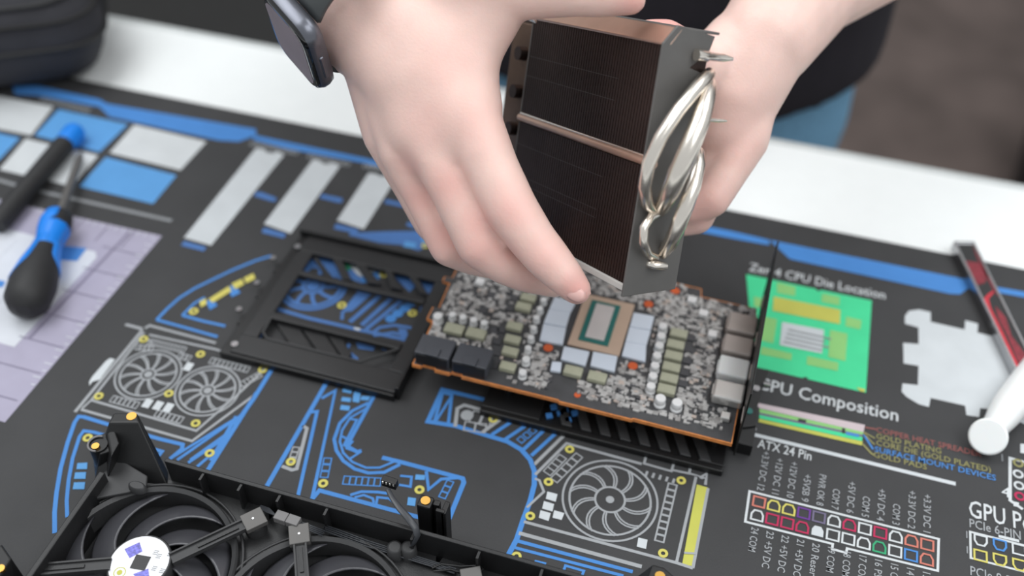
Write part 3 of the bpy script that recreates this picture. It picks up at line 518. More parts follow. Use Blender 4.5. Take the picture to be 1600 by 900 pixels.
for p in [(-0.2733,0.4044,0.0058),(-0.2727,0.3812,0.0058),(-0.2722,0.3575,0.0058)]:
    MB().cyl((p[0], p[1], 0.0044), (p[0], p[1], 0.0058), 0.0019, n=14).build('screw', 'steel', fr)
    MB().bb(FX0 - 0.0016, FX0 + 0.001, p[1] - 0.010, p[1] - 0.003, 0.0015, 0.0050).build('tab', 'black_metal', fr, bevel=0.0005)
for p in [(-0.2626,0.4176,0.0068),(-0.2605,0.3306,0.0068)]: MB().cyl((p[0], p[1], 0.0058), (p[0], p[1], 0.0070), 0.0021, n=16).build('screw', 'steel', fr)
for q in ([(-0.2496,0.4125,0.0058),(-0.247,0.4133,0.0058),(-0.2293,0.3988,0.0058),(-0.2336,0.398,0.0058)], [(-0.2379,0.4157,0.0058),(-0.2326,0.4174,0.0058),(-0.2186,0.4013,0.0058),(-0.2242,0.4001,0.0058)], [(-0.2236,0.4168,0.0058),(-0.2168,0.417,0.0058),(-0.1997,0.4034,0.0058),(-0.2081,0.4021,0.0058)], [(-0.2044,0.4183,0.0058),(-0.2006,0.4188,0.0058),(-0.186,0.403,0.0058),(-0.1932,0.4026,0.0058)], [(-0.1904,0.4188,0.0058),(-0.1851,0.4198,0.0058),(-0.1688,0.4033,0.0058),(-0.1741,0.4035,0.0058)]):
    MB().prism([(p[0], p[1]) for p in q], FZ0, FZ1 - 0.0004).build('slat', 'frame_black', fr, bevel=0.0004)
for q in ([(-0.2483,0.3564,0.0034),(-0.2333,0.3569,0.0034),(-0.2141,0.3404,0.0034),(-0.2297,0.3409,0.0034)], [(-0.2317,0.3569,0.0034),(-0.217,0.3571,0.0034),(-0.1983,0.3407,0.0034),(-0.2114,0.3404,0.0034)], [(-0.2154,0.3571,0.0034),(-0.2063,0.3573,0.0034),(-0.1949,0.3466,0.0034),(-0.1971,0.3411,0.0034)]):   # closed slots of the lower window
    MB().prism([(p[0], p[1]) for p in q], 0.0014, 0.0034).build('louvre', 'frame_black', fr, bevel=0.0005)
MB().tube([(-0.2505, 0.356, 0.0062), (-0.2495, 0.3440, 0.0062), (-0.2450, 0.3405, 0.0062), (-0.187, 0.3405, 0.0062), (-0.170, 0.356, 0.0062)], 0.0009, 8).build('rib', 'grey_plastic', fr)

# ------------------------------------------------------------------ backplate under the board
bp = thing('backplate', 'black slotted backplate lying flat under the front of the circuit board', 'plate', (-0.045, 0.38, 0))
sx = [-0.0745 + 0.0108 * i for i in range(8)]
MB().bb(-0.1120, 0.0215, 0.3290, 0.3330, 0.0, 0.0045).build('front_lip', 'black_metal', bp, bevel=0.0008)
MB().bb(-0.1120, 0.0215, 0.3330, 0.4300, 0.0008, 0.0026).build('panel', 'black_metal', bp, bevel=0.0004)
MB().bb(-0.1120, -0.0790, 0.3330, 0.4300, 0.0026, 0.0042).build('solid_end', 'black_plastic', bp, bevel=0.0005)
MB().bb(0.0080, 0.0215, 0.3330, 0.4300, 0.0026, 0.0042).build('solid_end', 'black_plastic', bp, bevel=0.0005)
for x in sx:
    MB().prism([(x, 0.3500), (x + 0.0058, 0.3500), (x + 0.0138, 0.3335), (x + 0.0080, 0.3335)], 0.0026, 0.0048).build('slat', 'grey_plastic', bp, bevel=0.0005)
MB().bb(-0.079, 0.008, 0.3500, 0.43, 0.0026, 0.0042).build('rail', 'black_plastic', bp, bevel=0.0004)
for p in [(-0.0739,0.344,0.0045),(-0.0694,0.3409,0.0045),(-0.0746,0.3374,0.0045),(-0.0618,0.3434,0.0045),(-0.0641,0.3378,0.0045),(-0.0673,0.3435,0.0045)]: MB().box((p[0], p[1], 0.0040), (0.0034, 0.0030, 0.0016), Matrix.Rotation(0.5, 3, 'Z')).build('blue_mark', 'print_blue', bp)
MB().prism([(0.0039,0.3523),(0.0185,0.3528),(0.018,0.35),(0.0081,0.349)], 0.0042, 0.0048).build('maker_label', 'flange_grey', bp)
for z, x in ((0.003, -0.100), (0.003, -0.03), (0.003, 0.014)):
    for y in (0.345, 0.425): MB().cyl((x, y, 0.004), (x, y, 0.0200), 0.0022, n=12).build('standoff', 'black_metal', bp)

# ------------------------------------------------------------------ the graphics card board
gb = thing('circuit_board', 'bare graphics card circuit board with mirror chip and copper edges', 'circuit board', (-0.066, 0.385, 0.0200))
BZ = 0.0222
outline = [(-0.1525, 0.3350), (-0.1475, 0.3350), (-0.1470, 0.3366), (-0.1400, 0.3366), (-0.1395, 0.3350), (-0.1310, 0.3350), (-0.1305, 0.3364), (-0.1245, 0.3364), (-0.1240, 0.3350), (-0.0700, 0.3350), (-0.0690, 0.3342), (-0.0300, 0.3342), (-0.0290, 0.3350), (0.0225, 0.3345), (0.0225, 0.4360), (-0.0100, 0.4360), (-0.0110, 0.4425), (-0.1050, 0.4425), (-0.1060, 0.4360), (-0.1540, 0.4360), (-0.1545, 0.4060), (-0.1590, 0.4055), (-0.1590, 0.4020), (-0.1545, 0.4015), (-0.1535, 0.3800), (-0.1570, 0.3795), (-0.1570, 0.3700), (-0.1530, 0.3690)]
MB().prism(outline, BZ - 0.0024, BZ - 0.0001).build('board_core', 'pcb_edge', gb, label='copper coloured board edge')
cx, cy = -0.066, 0.386
MB().prism([(cx + (x - cx) * 0.993, cy + (y - cy) * 0.988) for x, y in outline], BZ - 0.0003, BZ).build('solder_mask', 'pcb_dark', gb)
keep = []                                       # rectangles the small parts stay out of
def kp(x0, x1, y0, y1): keep.append((x0, x1, y0, y1))
# main chip
pk = MB().bb(-0.0752, -0.0458, 0.3742, 0.4160, BZ, BZ + 0.0016).build('chip_package', 'substrate', gb, bevel=0.0003); kp(-0.077, -0.044, 0.372, 0.418)
MB().bb(-0.0702, -0.0532, 0.3788, 0.4116, BZ + 0.0016, BZ + 0.0021).build('sealant_frame', 'frame_green', pk)
MB().bb(-0.0670, -0.0562, 0.3815, 0.4090, BZ + 0.0021, BZ + 0.0029).build('silicon_die', 'die_mirror', pk, bevel=0.0002)
# thermal pads on the memory chips
def pad(poly, h=0.0020):
    xs = [p[0] for p in poly]; ys = [p[1] for p in poly]
    MB().prism(poly, BZ, BZ + h).build('thermal_pad', 'pad_grey', gb, bevel=0.0004); kp(min(xs) - 0.001, max(xs) + 0.001, min(ys) - 0.001, max(ys) + 0.001)
pad([(-0.0918,0.4074,0.0242),(-0.0788,0.4075,0.0242),(-0.0797,0.3979,0.0242),(-0.092,0.3972,0.0242)]); pad([(-0.0921,0.3969,0.024),(-0.0797,0.3978,0.024),(-0.0791,0.386,0.024),(-0.0921,0.3853,0.024)]); pad([(-0.0921,0.3846,0.0242),(-0.0789,0.3854,0.0242),(-0.0775,0.3727,0.0242),(-0.0907,0.372,0.0242)])
pad([(-0.0451,0.4091,0.0242),(-0.0331,0.41,0.0242),(-0.033,0.3986,0.0242),(-0.0449,0.3978,0.0242)]); pad([(-0.045,0.3973,0.0242),(-0.0329,0.3981,0.0242),(-0.033,0.3864,0.0242),(-0.0447,0.3857,0.0242)]); pad([(-0.0447,0.3855,0.024),(-0.033,0.3863,0.024),(-0.031,0.3743,0.024),(-0.0444,0.3748,0.024)])
pad([(-0.0765,0.3716,0.0242),(-0.062,0.3721,0.0242),(-0.0617,0.3612,0.0242),(-0.0757,0.3619,0.0242)]); pad([(-0.0601,0.3727,0.0242),(-0.0465,0.3735,0.0242),(-0.0455,0.362,0.0242),(-0.0592,0.3623,0.0242)]); pad([(-0.0798,0.3588,0.0238),(-0.0746,0.3599,0.0238),(-0.0734,0.353,0.0238),(-0.0791,0.3523,0.0238)])
# inductors
ind = MB().bb(-0.0048, 0.0048, -0.0030, 0.0030, 0, 0.0032)
ind_me = ind.mesh('inductor')
def inductor(p, s=1.0, m='olive_block'):
    o = bpy.data.objects.new('inductor', ind_me); C.objects.link(o); o.scale = (s, s, 1)
    if not ind_me.materials: ind_me.materials.append(MATS[m])
    o.location = (p[0], p[1], BZ); attach(o, gb); b = o.modifiers.new('bevel', 'BEVEL'); b.width = 0.0005; b.segments = 2
    kp(p[0] - 0.0055, p[0] + 0.0055, p[1] - 0.0036, p[1] + 0.0036)
for p in [(-0.0173,0.4003,0.0254),(-0.0175,0.3914,0.0254),(-0.0171,0.3828,0.0254),(-0.0167,0.3742,0.0254),(-0.0164,0.366,0.0254),(-0.0163,0.3579,0.0254)]: inductor(p)
for p in [(-0.1059,0.4015,0.0254),(-0.1065,0.3936,0.0254),(-0.1069,0.3772,0.0254),(-0.105,0.3673,0.0254),(-0.1036,0.3584,0.0254),(-0.1016,0.3475,0.0254)]: inductor(p, 0.92)
for p in [(-0.1385,0.365,0.0254),(-0.1258,0.3654,0.0254)]: inductor(p, 1.15)
for p in [(-0.067,0.3552,0.0254),(-0.0536,0.3551,0.0254)]: inductor(p, 1.05)
# capacitors
cm = MB().loft([((0, 0, 0), 0.0029, 0.0029), ((0, 0, 0.0012), 0.0029, 0.0029), ((0, 0, 0.0013), 0.0024, 0.0024), ((0, 0, 0.0016), 0.0024, 0.0024), ((0, 0, 0.0018), 0.0026, 0.0026), ((0, 0, 0.0048), 0.0026, 0.0026), ((0, 0, 0.0052), 0.0023, 0.0023)], 16).mesh('capacitor')
cm.materials.append(MATS['cap_silver'])
def capacitor(p, s=1.0):
    o = bpy.data.objects.new('capacitor', cm); C.objects.link(o); o.scale = (s, s, s); o.location = (p[0], p[1], BZ); attach(o, gb)
    kp(p[0] - 0.003 * s, p[0] + 0.003 * s, p[1] - 0.003 * s, p[1] + 0.003 * s)
for p in [(-0.0268,0.4014,0.0268),(-0.0262,0.3937,0.0268),(-0.0259,0.3862,0.0268),(-0.0256,0.3785,0.0268),(-0.0253,0.3708,0.0268),(-0.0249,0.3633,0.0268),(-0.0245,0.3559,0.0268)]: capacitor(p, 0.95)
for p in [(-0.018,0.3485,0.0268),(-0.0091,0.3483,0.0268)]: capacitor(p, 1.1)
for p in [(-0.0968,0.4017,0.0264),(-0.0968,0.3942,0.0264),(-0.0967,0.3866,0.0264),(-0.0961,0.3787,0.0264),(-0.0954,0.3711,0.0264),(-0.0947,0.3631,0.0264)]: capacitor(p, 0.72)
for p in [(-0.0933,0.3542,0.0264),(-0.0924,0.3446,0.0264)]: capacitor(p, 0.85)
for p in [(-0.1428,0.374,0.0268),(-0.1364,0.3739,0.0268),(-0.13,0.3737,0.0268),(-0.1236,0.3734,0.0268)]: capacitor(p, 0.8)
capacitor((-0.1498,0.3693,0.0275), 1.05)
# power sockets at the front left corner
for x0, x1 in ((-0.1515, -0.1318), (-0.1300, -0.1105)):
    s = MB().bb(x0, x1, 0.3368, 0.3510, BZ, BZ + 0.0088).build('power_socket', 'connector_dark', gb, bevel=0.0006); kp(x0 - 0.001, x1 + 0.001, 0.335, 0.353)
    MB().bb(x0 + 0.001, x1 - 0.001, 0.3360, 0.3369, BZ + 0.0008, BZ + 0.0078).build('socket_mouth', 'black_plastic', s)
    MB().bb(x0 + 0.006, x1 - 0.006, 0.3362, 0.3420, BZ + 0.0088, BZ + 0.0098).build('latch', 'connector_dark', s, bevel=0.0003)
# display sockets along the bracket
for y0, y1, m, h in ((0.4085, 0.4235, 'port_grey', 0.0062), (0.3920, 0.4055, 'port_grey', 0.0062), (0.3745, 0.3885, 'syringe_white', 0.0066), (0.3575, 0.3705, 'port_silver', 0.0066)):
    s = MB().bb(0.0075, 0.0238, y0, y1, BZ, BZ + h).build('display_socket', m, gb, bevel=0.0012); kp(0.006, 0.0245, y0, y1)
    MB().bb(0.0070, 0.0076, y0 + 0.003, y1 - 0.003, BZ + 0.001, BZ + h - 0.002).build('shield_flap', m, s)
for p in ((-0.0848,0.3691,0.0225), (-0.0371,0.3705,0.0225), (-0.0384,0.4199,0.0225), (-0.0256,0.4356,0.0225)): MB().cyl((p[0], p[1], BZ - 0.0002), (p[0], p[1], BZ + 0.0004), 0.0027, n=18).build('mounting_hole', 'orange_dot', gb); kp(p[0] - 0.003, p[0] + 0.003, p[1] - 0.003, p[1] + 0.003)
MB().cyl(((-0.0609,0.3414,0.0225)[0], (-0.0609,0.3414,0.0225)[1], BZ - 0.0002), ((-0.0609,0.3414,0.0225)[0], (-0.0609,0.3414,0.0225)[1], BZ + 0.0003), 0.0018, n=14).build('mounting_hole', 'orange_dot', gb)
for p, m in (((0.0165,0.3495,0.024), 'port_silver'), ((-0.0148,0.4291,0.0255), 'cap_silver'), ((-0.0067,0.4204,0.025), 'cap_silver'), ((0.0009,0.4058,0.0245), 'cap_silver'), ((-0.1367,0.4055,0.025), 'cap_silver')): MB().bb(p[0] - 0.0026, p[0] + 0.0026, p[1] - 0.0024, p[1] + 0.0024, BZ, BZ + 0.0034).build('component', m, gb, bevel=0.0006)
# power stage chips beside the inductors
for p in [(-0.1169,0.3721,0.0232),(-0.1131,0.3648,0.0232),(-0.1106,0.3567,0.0232),(-0.1095,0.3476,0.0232),(-0.1136,0.3739,0.0232),(-0.1138,0.3998,0.0232),(-0.1137,0.3915,0.0232),(-0.1281,0.3854,0.0232),(-0.1275,0.3989,0.0232)]: MB().bb(p[0] - 0.0024, p[0] + 0.0024, p[1] - 0.0022, p[1] + 0.0022, BZ, BZ + 0.0010).build('power_chip', 'smd_dark', gb, bevel=0.0002); kp(p[0] - 0.0024, p[0] + 0.0024, p[1] - 0.0022, p[1] + 0.0022)
for p in [(-0.0102,0.4006,0.0232),(-0.0104,0.3916,0.0232),(-0.0095,0.3831,0.0232),(-0.0091,0.374,0.0232),(-0.0088,0.3661,0.0232)]: MB().bb(p[0] - 0.0024, p[0] + 0.0024, p[1] - 0.0022, p[1] + 0.0022, BZ, BZ + 0.0010).build('power_chip', 'smd_dark', gb, bevel=0.0002); kp(p[0] - 0.0024, p[0] + 0.0024, p[1] - 0.0022, p[1] + 0.0022)
# hundreds of small surface mount parts
zones = [(-0.151, -0.078, 0.353, 0.434, 1500), (-0.100, -0.078, 0.3395, 0.36, 160), (-0.104, -0.02, 0.418, 0.4415, 420), (-0.044, 0.0060, 0.352, 0.434, 1150), (-0.062, 0.000, 0.3405, 0.360, 360), (0.006, 0.022, 0.42, 0.434, 60), (-0.003, 0.016, 0.341, 0.357, 60)]
sm = {k: MB() for k in ('smd_light', 'smd_dark', 'smd_mid', 'smd_tan')}
for x0, x1, y0, y1, n in zones:
    for _ in range(n):
        x = random.uniform(x0, x1); y = random.uniform(y0, y1); a = random.uniform(0.0005, 0.0017); c = random.uniform(0.0005, 0.0014)
        if any(k0 - a < x < k1 + a and l0 - c < y < l1 + c for k0, k1, l0, l1 in keep): continue
        k = random.choices(list(sm), (52, 6, 36, 6))[0]
        sm[k].box((x, y, BZ + 0.0004), (2 * a, 2 * c, random.uniform(0.0006, 0.0011)))
for k in sm: sm[k].build('surface_parts', k, gb, kind='stuff')
# slot bracket
ib = thing('slot_bracket', 'black metal slot bracket standing edge-on at the right end of the circuit board', 'bracket', (0.0252, 0.395, 0))
MB().bb(0.0246, 0.0256, 0.3370, 0.4540, 0.0100, 0.0600).build('bracket_plate', 'black_metal', ib, bevel=0.0003)
MB().prism([(0.0249,0.401,0.009),(0.0358,0.4024,0.009),(0.0342,0.3893,0.009),(0.0328,0.3738,0.009),(0.0336,0.3603,0.009),(0.0249,0.356,0.009),(0.0232,0.3557,0.009),(0.0256,0.3761,0.009)], 0.0085, 0.0100).build('foot_tab', 'black_metal', ib, bevel=0.0003)
for p, m in (((0.0305,0.3861,0.01), 'steel'), ((0.0287,0.3688,0.01), 'frame_green')): MB().cyl((p[0], p[1], 0.0095), (p[0], p[1], 0.0106), 0.0021, n=14).build('screw', m, ib)
for p in ((0.028,0.3591,0.003), (0.0327,0.3633,0.003), (0.0357,0.3904,0.011)): MB().box((p[0], p[1], p[2]), (0.0042, 0.0018, 0.0012)).build('clip', 'steel', ib, bevel=0.0003)
for y in (0.345, 0.375, 0.40, 0.43): MB().box((0.0243, y, 0.034), (0.0006, 0.010, 0.0018)).build('edge_clip', 'port_grey', ib)
MB().bb(0.0246, 0.0340, 0.347, 0.362, 0.0, 0.0085).build('foot_leg', 'black_metal', ib, bevel=0.0003)

# ------------------------------------------------------------------ fan shroud, front
sh = thing('fan_shroud', 'upturned black fan shroud with three fans and brass threaded posts in front', 'fan shroud', (-0.14, 0.185, 0))
WY = 0.2335
fans = [(-0.2292, 0.1850), (-0.1432, 0.1830), (-0.0572, 0.1830)]
def ring_deck(b, c, x0, x1, y0, y1, r, z0, z1, n=64):
    vs = []
    for i in range(n):
        a = 2 * PI * i / n; d = (math.cos(a), math.sin(a)); ts = []
        if abs(d[0]) > 1e-9: ts.append(((x1 if d[0] > 0 else x0) - c[0]) / d[0])
        if abs(d[1]) > 1e-9: ts.append(((y1 if d[1] > 0 else y0) - c[1]) / d[1])
        t = min(ts); vs.append((c[0] + d[0] * r, c[1] + d[1] * r)); vs.append((c[0] + d[0] * max(t, r + 1e-4), c[1] + d[1] * max(t, r + 1e-4)))
    m = 2 * n
    b.add([(x, y, z1) for x, y in vs] + [(x, y, z0) for x, y in vs], [(2 * i, 2 * i + 1, (2 * i + 3) % m, (2 * i + 2) % m) for i in range(n)] + [(m + 2 * i, m + (2 * i + 2) % m, m + (2 * i + 3) % m, m + 2 * i + 1) for i in range(n)] + [(2 * i, (2 * i + 2) % m, m + (2 * i + 2) % m, m + 2 * i) for i in range(n)])
b = MB()
for i, c in enumerate(fans):
    x0 = -0.2725 if i == 0 else c[0] - 0.043; x1 = c[0] + 0.043
    ring_deck(b, c, x0, x1, 0.139, WY, 0.0425, 0.0100, 0.0125)
b.build('deck', 'black_plastic', sh)
MB().bb(-0.2430, 0.0120, WY, WY + 0.0022, 0.0, 0.0290).build('rear_wall', 'black_plastic', sh, bevel=0.0005)
MB().bb(-0.2860, 0.0120, 0.136, 0.139, 0.0, 0.0240).build('front_wall', 'black_plastic', sh, bevel=0.0005)
MB().bb(0.0100, 0.0125, 0.137, WY, 0.0, 0.0240).build('end_wall', 'black_plastic', sh, bevel=0.0005)
lw = [(-0.2708,0.2201,0.027),(-0.2702,0.1615,0.027)]; d = Vector(lw[1]) - Vector(lw[0]); e = Vector(lw[1]) + d * 0.9
MB().slab([(lw[0][0], lw[0][1], 0), (lw[0][0] + 0.003, lw[0][1], 0), (e.x + 0.003, e.y, 0), (e.x, e.y, 0)], (0, 0, 0.027)).build('side_wall', 'black_plastic', sh, bevel=0.0006)
MB().slab([(lw[0][0] + 0.003, WY, 0.0105), (e.x + 0.003, e.y, 0.0105), (-0.268, e.y, 0.0105), (-0.268, WY, 0.0105)], (0, 0, 0.002)).build('side_deck', 'black_plastic', sh)
MB().prism([(-0.2715,0.2335,0.02),(-0.2515,0.2285,0.02),(-0.2488,0.2232,0.02),(-0.2554,0.2169,0.02),(-0.2681,0.2093,0.02),(-0.2735,0.2209,0.02)], 0.0180, 0.0200).build('corner_plate', 'grey_plastic', sh, bevel=0.0006)
q = (-0.2517,0.2204,0.021); MB().loft([((q[0], q[1], 0.0195), 0.0050, 0.0030), ((q[0], q[1], 0.0225), 0.0044, 0.0024), ((q[0], q[1], 0.0230), 0.0036, 0.0018)], 18).build('boss', 'grey_plastic', sh)
for x in (-0.2215, -0.2010, -0.1805, -0.156, -0.112, -0.0800, -0.0500, -0.0250):
    MB().bb(x - 0.0006, x + 0.0006, WY - 0.0040, WY, 0.0125, 0.0280).build('rib', 'black_plastic', sh)
def brass(p, r=0.0023):
    o = MB().ring((p[0], p[1]), r * 0.45, r, p[2] + 0.0012, 20)
    o.cyl((p[0], p[1], p[2] - 0.003), (p[0], p[1], p[2] + 0.0003), r * 0.9, n=18)
    o.loft([((p[0], p[1], p[2] - 0.0005), r, r), ((p[0], p[1], p[2] + 0.0012), r, r)], 20)
    q_ = o.build('brass_insert', 'brass', sh)
    MB().cyl((p[0], p[1], p[2] + 0.0004), (p[0], p[1], p[2] + 0.0008), r * 0.42, n=14).build('thread_hole', 'black_metal', q_)
    return q_
# left rear post: a wedge with a ledge
def wedge(tops, bases, name='post'):
    n = len(tops); vs = list(bases) + list(tops)
    MB().add(vs, [list(range(n))[::-1], list(range(n, 2 * n))] + [(i, (i + 1) % n, n + (i + 1) % n, n + i) for i in range(n)]).build(name, 'black_metal', sh, bevel=0.0008)
wedge([(-0.2764,0.2411,0.037),(-0.262,0.2459,0.037),(-0.2662,0.2509,0.037),(-0.2774,0.2474,0.037)], [(-0.2788,0.2226,0.012),(-0.2429,0.2303,0.012),(-0.2468,0.2378,0.012),(-0.2855,0.2319,0.012)])
brass((-0.2678,0.2481,0.036), 0.0025)
wedge([(-0.2761,0.2379,0.033),(-0.2742,0.2411,0.033),(-0.2671,0.2344,0.033),(-0.2661,0.2259,0.033)], [(-0.2782,0.2206,0.015),(-0.2725,0.2274,0.015),(-0.272,0.2339,0.015),(-0.2703,0.2206,0.015)], 'post_rib')
q = (-0.2778,0.2313,0.031); MB().loft([((q[0], q[1], 0.004), 0.0052, 0.0052), ((q[0], q[1], 0.0310), 0.0046, 0.0046)], 20).build('mounting_ear', 'black_metal', sh)
brass(((-0.2777,0.2295,0.032)[0], (-0.2777,0.2295,0.032)[1], 0.0312), 0.0019)
wedge([(-0.2827,0.2363,0.03),(-0.277,0.2414,0.03),(-0.268,0.2326,0.03),(-0.2743,0.2269,0.03)], [(-0.2878,0.2327,0.01),(-0.2791,0.2354,0.01),(-0.2715,0.2289,0.01),(-0.2806,0.2235,0.01)], 'ear_web')
MB().tube([(q[0] + 0.0046 * math.cos(a), q[1] + 0.0046 * math.sin(a), 0.0318) for a in [1.6 + 0.35 * i for i in range(11)]], 0.0006, 6).build('ear_rim', 'wire_grey', sh)
# middle post
q = (-0.111,0.2467,0.036); X, Y = q[0], q[1]
MB().bb(X - 0.0036, X + 0.0034, Y - 0.0032, Y + 0.0034, 0.004, 0.0355).build('post', 'black_metal', sh, bevel=0.0010)
MB().bb(X + 0.0034, X + 0.0066, Y + 0.0000, Y + 0.0030, 0.004, 0.0345).build('post_web', 'black_metal', sh, bevel=0.0005)
MB().bb(X + 0.0060, X + 0.0105, Y - 0.0035, Y - 0.0015, 0.004, 0.0355).build('post_rib', 'black_metal', sh, bevel=0.0006)
MB().bb(X + 0.0085, X + 0.0112, Y - 0.0035, Y + 0.0035, 0.004, 0.0350).build('post_rib', 'black_metal', sh, bevel=0.0006)
brass((X, Y, 0.0350), 0.0023)
# right post
q = (0.0016,0.2412,0.036); X, Y = q[0], q[1]
wedge([(X - 0.0050, Y - 0.004, 0.0355), (X + 0.0065, Y - 0.004, 0.0355), (X + 0.0065, Y + 0.002, 0.0355), (X + 0.001, Y + 0.0052, 0.0355), (X - 0.0042, Y + 0.0052, 0.0355)], [(X - 0.022, Y - 0.008, 0.006), (X + 0.012, Y - 0.008, 0.006), (X + 0.012, Y + 0.000, 0.006), (X + 0.001, Y + 0.001, 0.006), (X - 0.02, Y + 0.001, 0.006)])
brass((X, Y, 0.0350), 0.0023)
# left front ear
q = (-0.2789,0.1583,0.033); X, Y = q[0], q[1]
wedge([(X - 0.008, Y - 0.004, 0.0325), (X + 0.0016, Y - 0.006, 0.0325), (X + 0.001, Y + 0.006, 0.0325), (X - 0.008, Y + 0.011, 0.0325)], [(X - 0.008, Y - 0.006, 0.0), (X + 0.010, Y - 0.014, 0.0), (X + 0.006, Y + 0.004, 0.0), (X - 0.008, Y + 0.011, 0.0)])
brass((X, Y, 0.0320), 0.0019)
# fans
def make_fan(c, sticker):
    z0, z1 = 0.0040, 0.0165
    b = MB(); n = 72; vs = []
    for r_, z in ((0.0412, z0), (0.0412, z1), (0.0432, z1 + 0.0012), (0.0440, z1), (0.0440, z0)):
        vs += [(c[0] + r_ * math.cos(2 * PI * j / n), c[1] + r_ * math.sin(2 * PI * j / n), z) for j in range(n)]
    b.add(vs, [(i * n + j, i * n + (j + 1) % n, ((i + 1) % 5) * n + (j + 1) % n, ((i + 1) % 5) * n + j) for i in range(5) for j in range(n)], False)
    f = b.build('fan', 'grey_plastic', sh)
    MB().tube([(c[0] + 0.0462 * math.cos(2 * PI * j / 60), c[1] + 0.0462 * math.sin(2 * PI * j / 60), 0.0150) for j in range(61)], 0.0007, 6).build('outer_rim', 'grey_plastic', f)
    nb = 7; dth = 2 * PI / nb
    for k in range(nb):
        a0 = dth * k + 2.95; nu, nv = 12, 10; vs = []
        for i in range(nu + 1):
            s = i / nu; r_ = 0.0135 + (0.0402 - 0.0135) * s
            for j in range(nv + 1):
                t = j / nv; an = a0 - 1.25 * s ** 1.15 + t * (dth * 1.02) + 0.10 * (1 - 2 * t) * s
                vs.append((c[0] + r_ * math.cos(an), c[1] + r_ * math.sin(an), 0.0095 + 0.0072 * (1 - t) ** 1.3 + 0.0016 * math.sin(PI * t) - 0.0006 * s))
        o = MB().add(vs, [(i * (nv + 1) + j, (i + 1) * (nv + 1) + j, (i + 1) * (nv + 1) + j + 1, i * (nv + 1) + j + 1) for i in range(nu) for j in range(nv)], True).build('blade', 'blade_plastic', f)
        sd = o.modifiers.new('solid', 'SOLIDIFY'); sd.thickness = 0.0007
    MB().loft([((c[0], c[1], 0.003), 0.0148, 0.0148), ((c[0], c[1], 0.0196), 0.0148, 0.0148), ((c[0], c[1], 0.0202), 0.0142, 0.0142)], 40).build('hub', 'grey_plastic', f)
    MB().loft([((c[0], c[1], 0.0200), 0.0136, 0.0136), ((c[0], c[1], 0.0204), 0.0136, 0.0136)], 40, False).build('hub_sticker', 'sticker_white', f)
    return f
def arm(f, p0, p1, wd=0.0062, z=0.0190, pad=True):
    p0 = Vector((p0[0], p0[1])); p1 = Vector((p1[0], p1[1])); d = (p1 - p0).normalized(); q = Vector((-d.y, d.x))
    def R4(a, b_, w0, w1): return [a + q * w0, a - q * w0, b_ - q * w1, b_ + q * w1]
    MB().prism(R4(p0, p1, wd * 0.5, wd * 0.5), z, z + 0.0018).build('support_arm', 'grey_plastic', f, bevel=0.0003)
    for sgn in (1, -1): MB().prism([p0 + q * sgn * wd * 0.5, p0 + q * sgn * wd * 0.36, p1 + q * sgn * wd * 0.36, p1 + q * sgn * wd * 0.5], z + 0.0018, z + 0.0030).build('arm_lip', 'grey_plastic', f)
    m0 = p0.lerp(p1, 0.35); m1 = p0.lerp(p1, 0.9)
    MB().prism(R4(m0, m1, wd * 0.14, wd * 0.14), z + 0.0018, z + 0.0026).build('arm_cable', 'black_plastic', f)
    if pad:
        MB().prism(R4(p1 - d * 0.001, p1 + d * 0.0095, 0.0048, 0.0048), z + 0.0003, z + 0.0034).build('arm_pad', 'plate_grey', f, bevel=0.0004)
        MB().cyl((p1.x + d.x * 0.004, p1.y + d.y * 0.004, z - 0.008), (p1.x + d.x * 0.004, p1.y + d.y * 0.004, z + 0.0002), 0.0052, n=20).build('pad_boss', 'grey_plastic', f)
        MB().cyl((p1.x + d.x * 0.004, p1.y + d.y * 0.004, z + 0.003), (p1.x + d.x * 0.004, p1.y + d.y * 0.004, z + 0.0037), 0.0006, n=8).build('pin', 'steel', f)
fobj = [make_fan(c, i) for i, c in enumerate(fans)]
f1 = fobj[0]; c = fans[0]
arm(f1, (c[0] + 0.0135, c[1] + 0.0055), (-0.1919,0.2177,0.022)); arm(f1, (c[0] - 0.0115, c[1] - 0.0050), (c[0] - 0.042, c[1] - 0.018), pad=False); arm(f1, (c[0] + 0.002, c[1] - 0.014), (c[0] + 0.012, c[1] - 0.042), pad=False)
a2 = (-0.163,0.2163,0.022); c = fans[1]
arm(fobj[1], (c[0] - 0.0080, c[1] + 0.0120), a2); arm(fobj[1], (c[0] + 0.014, c[1] - 0.003), (c[0] + 0.041, c[1] - 0.010), pad=False)
arm(fobj[2], (fans[2][0] - 0.008, fans[2][1] + 0.012), (fans[2][0] - 0.021, fans[2][1] + 0.036))
